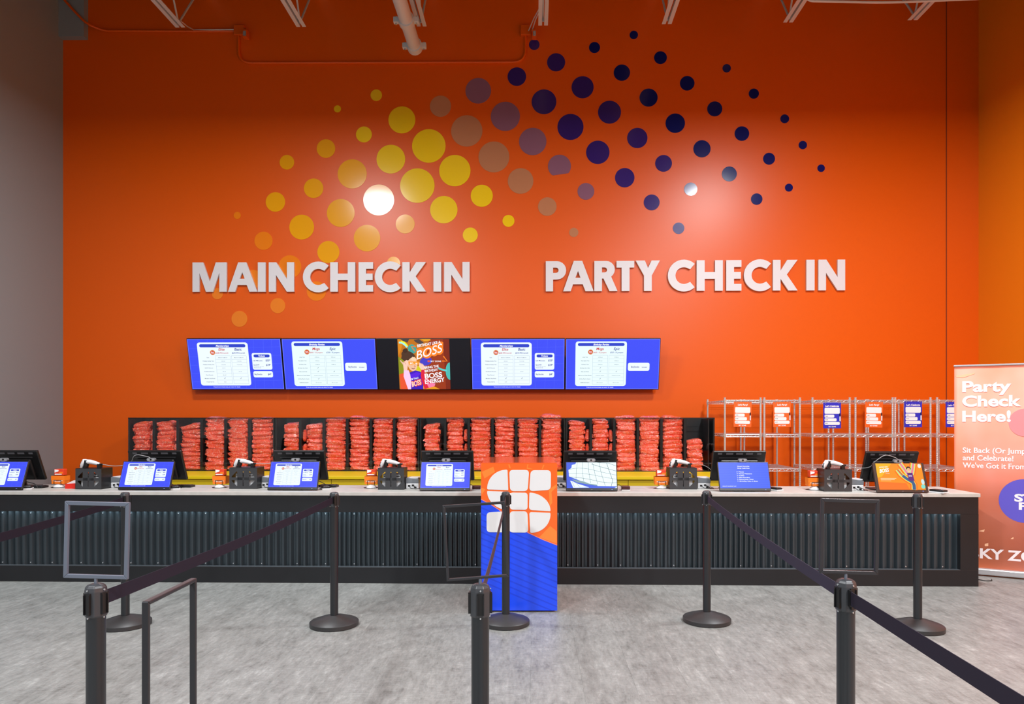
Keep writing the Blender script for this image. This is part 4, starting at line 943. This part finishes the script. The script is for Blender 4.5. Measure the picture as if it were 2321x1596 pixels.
MB().slab([(p[0], p[1]) for p in fp]+[(p[0], p[1]-.006) for p in fp[::-1]], -.0006, 0).build('pale_edge', mat('pink_wrap_edge', (240, 140, 130), rough=.35), bwrap)
def inside(x, z):
    zz = None
    for (x0, z0), (x1, z1) in zip(fp, fp[1:]):
        if x0 <= x <= x1: zz = z0+(z1-z0)*(x-x0)/(x1-x0)
    return zz
st = 0
for k in range(-1, 15):                   # slanting darker stripes on the blue print
    b0 = UZ(1150+k*14); pts_t = []; pts_b = []
    for j in range(13):
        x = -kw/2+j/12*kw; z = b0-(x+kw/2)*.42; lim = inside(x, z)-.012
        if z < kz0+.004 or z > lim: continue
        pts_t.append((x, z)); pts_b.append((x, max(kz0+.002, z-.012)))
    if len(pts_t) > 2 and not (UZ(1330) > pts_t[0][1] and k > 11):
        MB().slab(pts_t+pts_b[::-1], -.0005, 0).build('wrap_stripe', M_KB2, bwrap)
for l in ([(1092, 1070), (1118, 1058), (1122, 1070), (1098, 1085)], [(1152, 1053), (1155, 1053), (1158, 1062), (1154, 1061)], [(1195, 1053), (1198, 1053), (1196, 1060), (1210, 1064), (1194, 1063)], [(1231, 1054), (1234, 1054), (1230, 1064), (1228, 1063)], [(1244, 1110), (1262, 1098), (1262, 1104), (1250, 1116), (1252, 1140), (1246, 1150)], [(1222, 1220), (1247, 1194), (1262, 1206), (1262, 1234)], [(1091, 1106), (1100, 1110), (1092, 1122)]):
    MB().slab([(UX(a), UZ(b)) for a, b in l], -.0005, 0).build('wrap_streak', M_KO2, wrap)
q = lambda x, y: (UX(1080+x/6.938), UZ(1020+y/6.939))
def emb(pts): MB().slab(pts, -.004, 0).build('emblem_piece', M_PAPER_E, kt)
M_PAPER_E = mat('white_emblem_vinyl', (226, 230, 232), rough=.35)
Q = lambda l: [q(*p) for p in l]
def quad_arc(corner, a, b, n=10, bulge=.56):   # corner -> a -> curve -> b
    A_, B_, C_ = Vector(a), Vector(b), Vector(corner); out = []
    D_ = A_+B_-C_
    for j in range(n+1):
        t_ = j/n*PI/2; out.append(tuple(C_+(A_-C_)*math.cos(t_)+(B_-C_)*math.sin(t_)))
    return out
def corner_round(pts, rs): return round_poly(pts, rs, 5)
emb(Q(corner_round([(500, 636)]+quad_arc((500, 636), (168, 625), (488, 312), 12), [10, 40]+[0]*11+[45])))
emb(Q(corner_round([(515, 316), (828, 316), (805, 652), (528, 652)], 62)))
emb(Q(corner_round([(852, 320), (1172, 320), (1168, 632), (828, 654)], 66)))
emb(Q(corner_round([(506, 662)]+quad_arc((506, 662), (504, 955), (166, 650), 12), [10, 20]+[0]*11+[30])))
emb(Q(corner_round([(528, 674), (804, 678), (802, 950), (526, 946)], 50)))
emb(Q(corner_round([(826, 950)]+quad_arc((826, 955), (1164, 972), (832, 674), 12), [50, 40]+[0]*11+[45])))
emb(Q(corner_round([(160, 990), (505, 972), (515, 1308), (160, 1304)], 60)))
emb(Q(corner_round([(524, 972), (800, 972), (815, 1310), (515, 1308)], 60)))
emb(Q(corner_round([(830, 984)]+quad_arc((828, 984), (845, 1314), (1164, 996), 12), [40, 60]+[0]*11+[45])))
for sx_ in (-1, 1):
    for yy in (.05, kd-.06): MB().lathe([(.018, 0), (.02, .004), (.014, .035)], 10, (sx_*(kw/2-.05), yy, 0)).build('foot', M_BLKPL, kt)
MB().tube(bend([(kw/2-.01, .62, .16), (kw/2+.015, .62, .15), (kw/2+.02, .62, .05), (kw/2+.012, .60, .01), (kw/2-.02, .7, .006)], .03), .005, 6).build('power_cord', M_BLKCABLE, kt, True)

# ================================================================== STANCHIONS
HS = 1.0
def base_mesh():
    return MB().lathe([(.172, 0), (.18, .004), (.18, .030), (.172, .037), (.10, .062), (.062, .072), (.046, .077), (.040, .079)], 40)
def stanchion(x, y, label, rot=0, frame=None, fdims=(.204, .243, 1.025), rw=.0065, fm=None):
    t = thing('stanchion', label, 'stanchion', (x, y, 0), (0, 0, 0), 'belt barrier stanchions')
    base_mesh().build('base', M_BASE, t, True)
    MB().tube([(0, 0, .07), (0, 0, .90)], .0298, 28).build('post', M_POST, t, True)
    c, s = math.cos(rot), math.sin(rot); RM = Matrix.Rotation(rot, 4, 'Z')
    hd = MB().lathe([(.031, .892), (.0345, .898), (.0345, .978), (.0325, .990), (.027, .998), (.016, 1.002)], 8).build('cassette_head', M_HEAD, t); bevel(hd, .002)
    for k in range(4):
        R_ = Matrix.Rotation(rot+k*PI/2, 4, 'Z')
        g_ = MB().box((-.012, -.036, .905), (.012, -.031, .975), R_).box((-.012, -.040, .905), (-.008, -.036, .970), R_).box((.008, -.040, .905), (.012, -.036, .970), R_).build('belt_clip', M_BLKPL, t)
        d1 = (R_ @ Vector((0, -.030, .893))); MB().tube([d1, d1+(R_ @ Vector((0, -.004, 0)))], .003, 7).build('rivet', M_SCREW, g_)
        d1 = (R_ @ Vector((0, -.033, .984))); MB().tube([d1, d1+(R_ @ Vector((0, -.003, 0)))], .003, 7).build('rivet', M_SCREW, g_)
    if frame is not None:
        yaw, roll, ox = frame; w, h, zb = fdims
        FR = Matrix.Translation((0, 0, 1.0)) @ Matrix.Rotation(yaw, 4, 'Z') @ Matrix.Rotation(roll, 4, 'Y') @ Matrix.Translation((ox, 0, zb-1.0))
        rt = .0055; fm = fm or M_FRAME
        fo = MB()
        fo.slab([(-w/2-rw, -rw), (-w/2+rw, rw), (-w/2+rw, h-rw), (-w/2-rw, h+rw)], -rt, rt).slab([(w/2-rw, rw), (w/2+rw, -rw), (w/2+rw, h+rw), (w/2-rw, h-rw)], -rt, rt)
        fo.slab([(-w/2-rw, -rw), (w/2+rw, -rw), (w/2-rw, rw), (-w/2+rw, rw)], -rt, rt).slab([(-w/2-rw, h+rw), (w/2+rw, h+rw), (w/2-rw, h-rw), (-w/2+rw, h-rw)], -rt, rt)
        f_ = fo.build('sign_frame', fm, t); f_.matrix_local = FR; bevel(f_, .0015)
        MB().tube([(0, 0, 1.0), (0, 0, 1.0+(zb-1.0))], .0055, 8).build('frame_stem', M_FRAME, t)
    return t
def belt(t, p, q, sag=.012, m=M_BELT, w=.048):
    """belt from the head of stanchion t at p to the head at q (both x,y)"""
    a = Vector((p[0], p[1], 0)); b = Vector((q[0], q[1], 0)); d = (b-a).normalized(); a += d*.040; b -= d*.040; L = (b-a).length
    nrm = Vector((-d.y, d.x, 0)); o = Vector((t.location.x, t.location.y, 0)); vs = []; fs = []; N = 14
    for k in range(N+1):
        f = k/N; c = a.lerp(b, f)-o; z = .944-sag*4*f*(1-f)
        for sy in (-1, 1):
            for sz in (-1, 1): vs.append(c+nrm*(sy*.0011)+Vector((0, 0, z+sz*w/2)))
    for k in range(N):
        i = k*4; j = i+4; fs += [(i, i+1, j+1, j), (i+3, i+2, j+2, j+3), (i+1, i+3, j+3, j+1), (i+2, i, j, j+2)]
    fs += [(0, 2, 3, 1), (N*4, N*4+1, N*4+3, N*4+2)]
    bo = MB().add(vs, fs).build('belt', m, t)
    for e_ in (a-d*.004, b+d*.004):
        c = e_-o; RZ = Matrix.Translation((c.x, c.y, .944)) @ Matrix.Rotation(math.atan2(d.y, d.x), 4, 'Z')
        MB().box((-.010, -.005, -.028), (.010, .005, .028), RZ).build('belt_end', M_BLKPL, bo)
def sp(px, pyb): q_ = at_z(px, pyb); v = Vector((q_.x, q_.y)); return v*((v.length+.18)/v.length)
S1 = sp(284, 1432); S2 = sp(757.5, 1433); S3 = sp(1146.5, 1430.5); S4 = sp(1602, 1424); S5 = sp(2080, 1440.5)
def topp(px, py): q_ = at_z(px, py, 1.0); return Vector((q_.x, q_.y))
F1 = topp(217.5, 1324); F2 = topp(1088.5, 1324); F3 = topp(1917, 1313)
D2R = math.radians
s1 = stanchion(S1.x, S1.y, 'black belt stanchion in the back row, leftmost, behind the left sign frame', .3)
s2 = stanchion(S2.x, S2.y, 'black belt stanchion in the back row, second from left, belt running to the left', .6)
s3 = stanchion(S3.x, S3.y, 'black belt stanchion standing directly before the orange and blue box', .3)
s4 = stanchion(S4.x, S4.y, 'black belt stanchion in the back row, right of the orange and blue box', -.3)
s5 = stanchion(S5.x, S5.y, 'black belt stanchion in the back row, rightmost, before the counter end', -.2)
f1 = stanchion(F1.x, F1.y, 'near black stanchion at left with an upright empty sign frame', -.25, (D2R(0), D2R(1.3), 0))
f2 = stanchion(F2.x, F2.y, 'near black stanchion in the middle with a leaning empty sign frame', .1, (D2R(6), D2R(-3.2), -.006), (.200, .244, 1.022), .0042, M_FRAMEB)
f3 = stanchion(F3.x, F3.y, 'near black stanchion at right with an empty sign frame and dark belt', .35, (D2R(0), D2R(1.4), .008), (.188, .246, 1.024), .0058, M_FRAMEB)
fa = at_z(331, 1363, 1.27); fb = at_z(438, 1311, 1.27); fc = (fa+fb)/2
f0 = stanchion(fc.x, fc.y, 'nearest stanchion at lower left, only its tall empty frame in view', 0, (math.atan2(fb.y-fa.y, fb.x-fa.x), 0, 0), ((fb-fa).length, .245, 1.022), .0032, M_FRAMED)
s0 = stanchion(-2.62, 2.45, 'black stanchion beyond the left picture edge holding a belt', 0)
s6 = stanchion(1.005, 1.02, 'black stanchion beyond the lower right picture edge holding a belt', 0)
belt(s1, S1, (-2.62, 2.45), .02); belt(s2, S2, F1, .016); belt(s3, S3, F2, .02, mat('maroon_nylon_belt', (62, 40, 46), rough=.75)); belt(s4, S4, F3, .016, mat('navy_nylon_belt', (36, 32, 54), rough=.75)); belt(f3, F3, (1.005, 1.02), .0)

# ================================================================== ROLL-UP BANNER
bl = Vector((at(2163, 828, 7.28).x, 7.28)); bq = at_z(2321, 1312.5); br = Vector((bq.x, bq.y))
bd = (br-bl).normalized(); BW = .85; BH = at(2163, 828, 7.28).z
bt = thing('roll_up_banner', 'tall coral roll-up banner reading Party Check Here! at the counter end', 'banner', (bl.x, bl.y, 0), (0, 0, math.atan2(bd.y, bd.x)))
def banner_mat():
    m = bpy.data.materials.new('coral_banner_print'); m.use_nodes = True; nt = m.node_tree; b = nt.nodes['Principled BSDF']; N = nt.nodes; L = nt.links
    tc = N.new('ShaderNodeTexCoord'); n = N.new('ShaderNodeTexNoise'); n.inputs['Scale'].default_value = 2.2; n.inputs['Detail'].default_value = 2; L.new(tc.outputs['Object'], n.inputs['Vector'])
    r = N.new('ShaderNodeValToRGB'); L.new(n.outputs['Fac'], r.inputs['Fac']); e = r.color_ramp.elements
    e[0].position = .3; e[0].color = lin((240, 128, 98)); e[1].position = .7; e[1].color = lin((246, 152, 132))
    sx = N.new('ShaderNodeSeparateXYZ'); L.new(tc.outputs['Object'], sx.inputs[0])      # printed fade: orange towards the lower left
    m1 = N.new('ShaderNodeMath'); m1.operation = 'MULTIPLY_ADD'; m1.inputs[1].default_value = -1.6; m1.inputs[2].default_value = 1.25; L.new(sx.outputs['X'], m1.inputs[0])
    m2 = N.new('ShaderNodeMath'); m2.operation = 'MULTIPLY_ADD'; m2.inputs[1].default_value = -.75; L.new(sx.outputs['Z'], m2.inputs[0]); L.new(m1.outputs[0], m2.inputs[2]); m2.use_clamp = True
    mx = N.new('ShaderNodeMix'); mx.data_type = 'RGBA'; L.new(m2.outputs[0], mx.inputs['Factor']); L.new(r.outputs['Color'], mx.inputs['A']); mx.inputs['B'].default_value = lin((248, 136, 84))
    L.new(mx.outputs['Result'], b.inputs['Base Color'])
    b.inputs['Roughness'].default_value = .55; return m
M_BAN = banner_mat()
vs = []; fs = []; N = 24
for k in range(N+1):
    x = BW*k/N; y = .001*math.sin(k*.9)
    vs += [(x, y, .07), (x, y*.3, BH-.01)]
for k in range(N): fs.append((2*k, 2*k+2, 2*k+3, 2*k+1))
sheet = MB().add(vs, fs).build('banner_sheet', M_BAN, bt, True)
so = sheet.modifiers.new('thickness', 'SOLIDIFY'); so.thickness = .001
bevel(boxo('base_cassette', (-.01, -.05, .012), (BW+.01, .05, .075), M_ALU, bt), .012)
for x in (.12, BW-.12): bevel(boxo('swivel_foot', (x-.02, -.14, 0), (x+.02, .14, .012), M_BLKPL, bt), .003)
bevel(boxo('top_rail', (-.006, -.010, BH-.016), (BW+.006, .010, BH), M_ALU, bt), .003)
MB().tube([(BW/2, .02, .075), (BW/2, .02, BH-.01)], .008, 8).build('support_pole', M_ALU, bt)
BZ = lambda py: HC-(py-CY)/FPX*7.24
def bx_of(px):                            # photo column -> distance along the banner
    d = ray(px, CY); n = Vector((-bd.y, bd.x, 0)); p0 = Vector((bl.x, bl.y, HC)); k = (p0-EYE).dot(n)/d.dot(n); h_ = EYE+d*k; return (Vector((h_.x, h_.y))-bl).dot(bd)
def bz_of(px, py):
    d = ray(px, py); n = Vector((-bd.y, bd.x, 0)); p0 = Vector((bl.x, bl.y, HC)); k = (p0-EYE).dot(n)/d.dot(n); return (EYE+d*k).z
M_BW = mat('white_banner_print', (246, 236, 238), rough=.45); M_BV = mat('violet_banner_print', (94, 84, 196), rough=.45); M_BP = mat('mauve_banner_print', (224, 142, 146), rough=.45); M_BO = mat('deep_orange_banner_print', (240, 122, 40), rough=.45); M_BY = mat('cream_banner_print', (248, 190, 150), rough=.45)
YB_ = -.0024
for txt, py, pw_ in (('Party', 888, (2181, 2292)), ('Check', 921, (2181, 2315)), ('Here!', 955, (2181, 2291))):
    m = MB(); x0, x1 = bx_of(pw_[0]), bx_of(pw_[1]); put_text(m, txt, x0, bz_of(2181, py), .108, YB_, 'l', .034, 0, x1-x0); m.build('banner_lettering', M_BW, sheet)['kind'] = 'stuff'
for txt, py, px1 in (('Sit Back (Or Jump', 1026, 2325), ('and Celebrate!', 1043, 2297), ("We've Got it From", 1060, 2325)):
    m = MB(); x0, x1 = bx_of(2182), bx_of(px1); put_text(m, txt, x0, bz_of(2182, py), .054, YB_, 'l', .018, 0, x1-x0); m.build('banner_lettering', M_BW, sheet)['kind'] = 'stuff'
def disc(px, py, r, mtl, y, name): 
    cx_, cz_ = bx_of(px), bz_of(px, py); pts = [(min(BW, max(0, a)), b) for a, b in arcpts(cx_, cz_, r, r, 0, 360, 40)[:-1]]; MB().flat(pts, y).build(name, mtl, sheet)
disc(2323, 1136, .212, M_BV, YB_+.0006, 'violet_disc'); disc(2324, 958, .135, M_BP, YB_+.0004, 'mauve_disc')
m = MB(); put_text(m, 'ST', bx_of(2299), bz_of(2299, 1136), .072, YB_, 'l', .04, 0, .16); put_text(m, 'F', bx_of(2309), bz_of(2309, 1155), .072, YB_, 'l', .03, 0, .07); m.build('banner_lettering', M_BW, sheet)['kind'] = 'stuff'
m = MB(); x0 = bx_of(2219); put_text(m, 'SKY ZONE', x0-.07, bz_of(2225, 1265), .10, YB_, 'l', .03, 0, .74); m.build('banner_lettering', M_BW, sheet)['kind'] = 'stuff'
xx = lambda l: [(bx_of(a), bz_of(a, b)) for a, b in l]
for l, mm in (([(2218, 1204), (2232, 1200), (2230, 1206)], M_BY), ([(2232, 1233), (2240, 1231), (2240, 1238), (2232, 1238)], M_BY), ([(2290, 1222), (2297, 1217), (2297, 1222)], M_BY), ([(2166, 852), (2180, 850), (2210, 845), (2208, 848), (2184, 856), (2168, 855)], M_BY)):
    MB().flat(xx(l), YB_+.001).build('printed_shape', mm, sheet)
p = at_z(2226, 1317); tag(MB().tube(bend([p+Vector((-.02, .05, .005)), p+Vector((.03, -.02, .005)), p+Vector((.09, -.01, .005)), p+Vector((.12, .05, .005))], .04), .004, 6).build('floor_cable', M_BLKCABLE, None, True), 'thin black cable on the floor at the foot of the banner', 'cable')
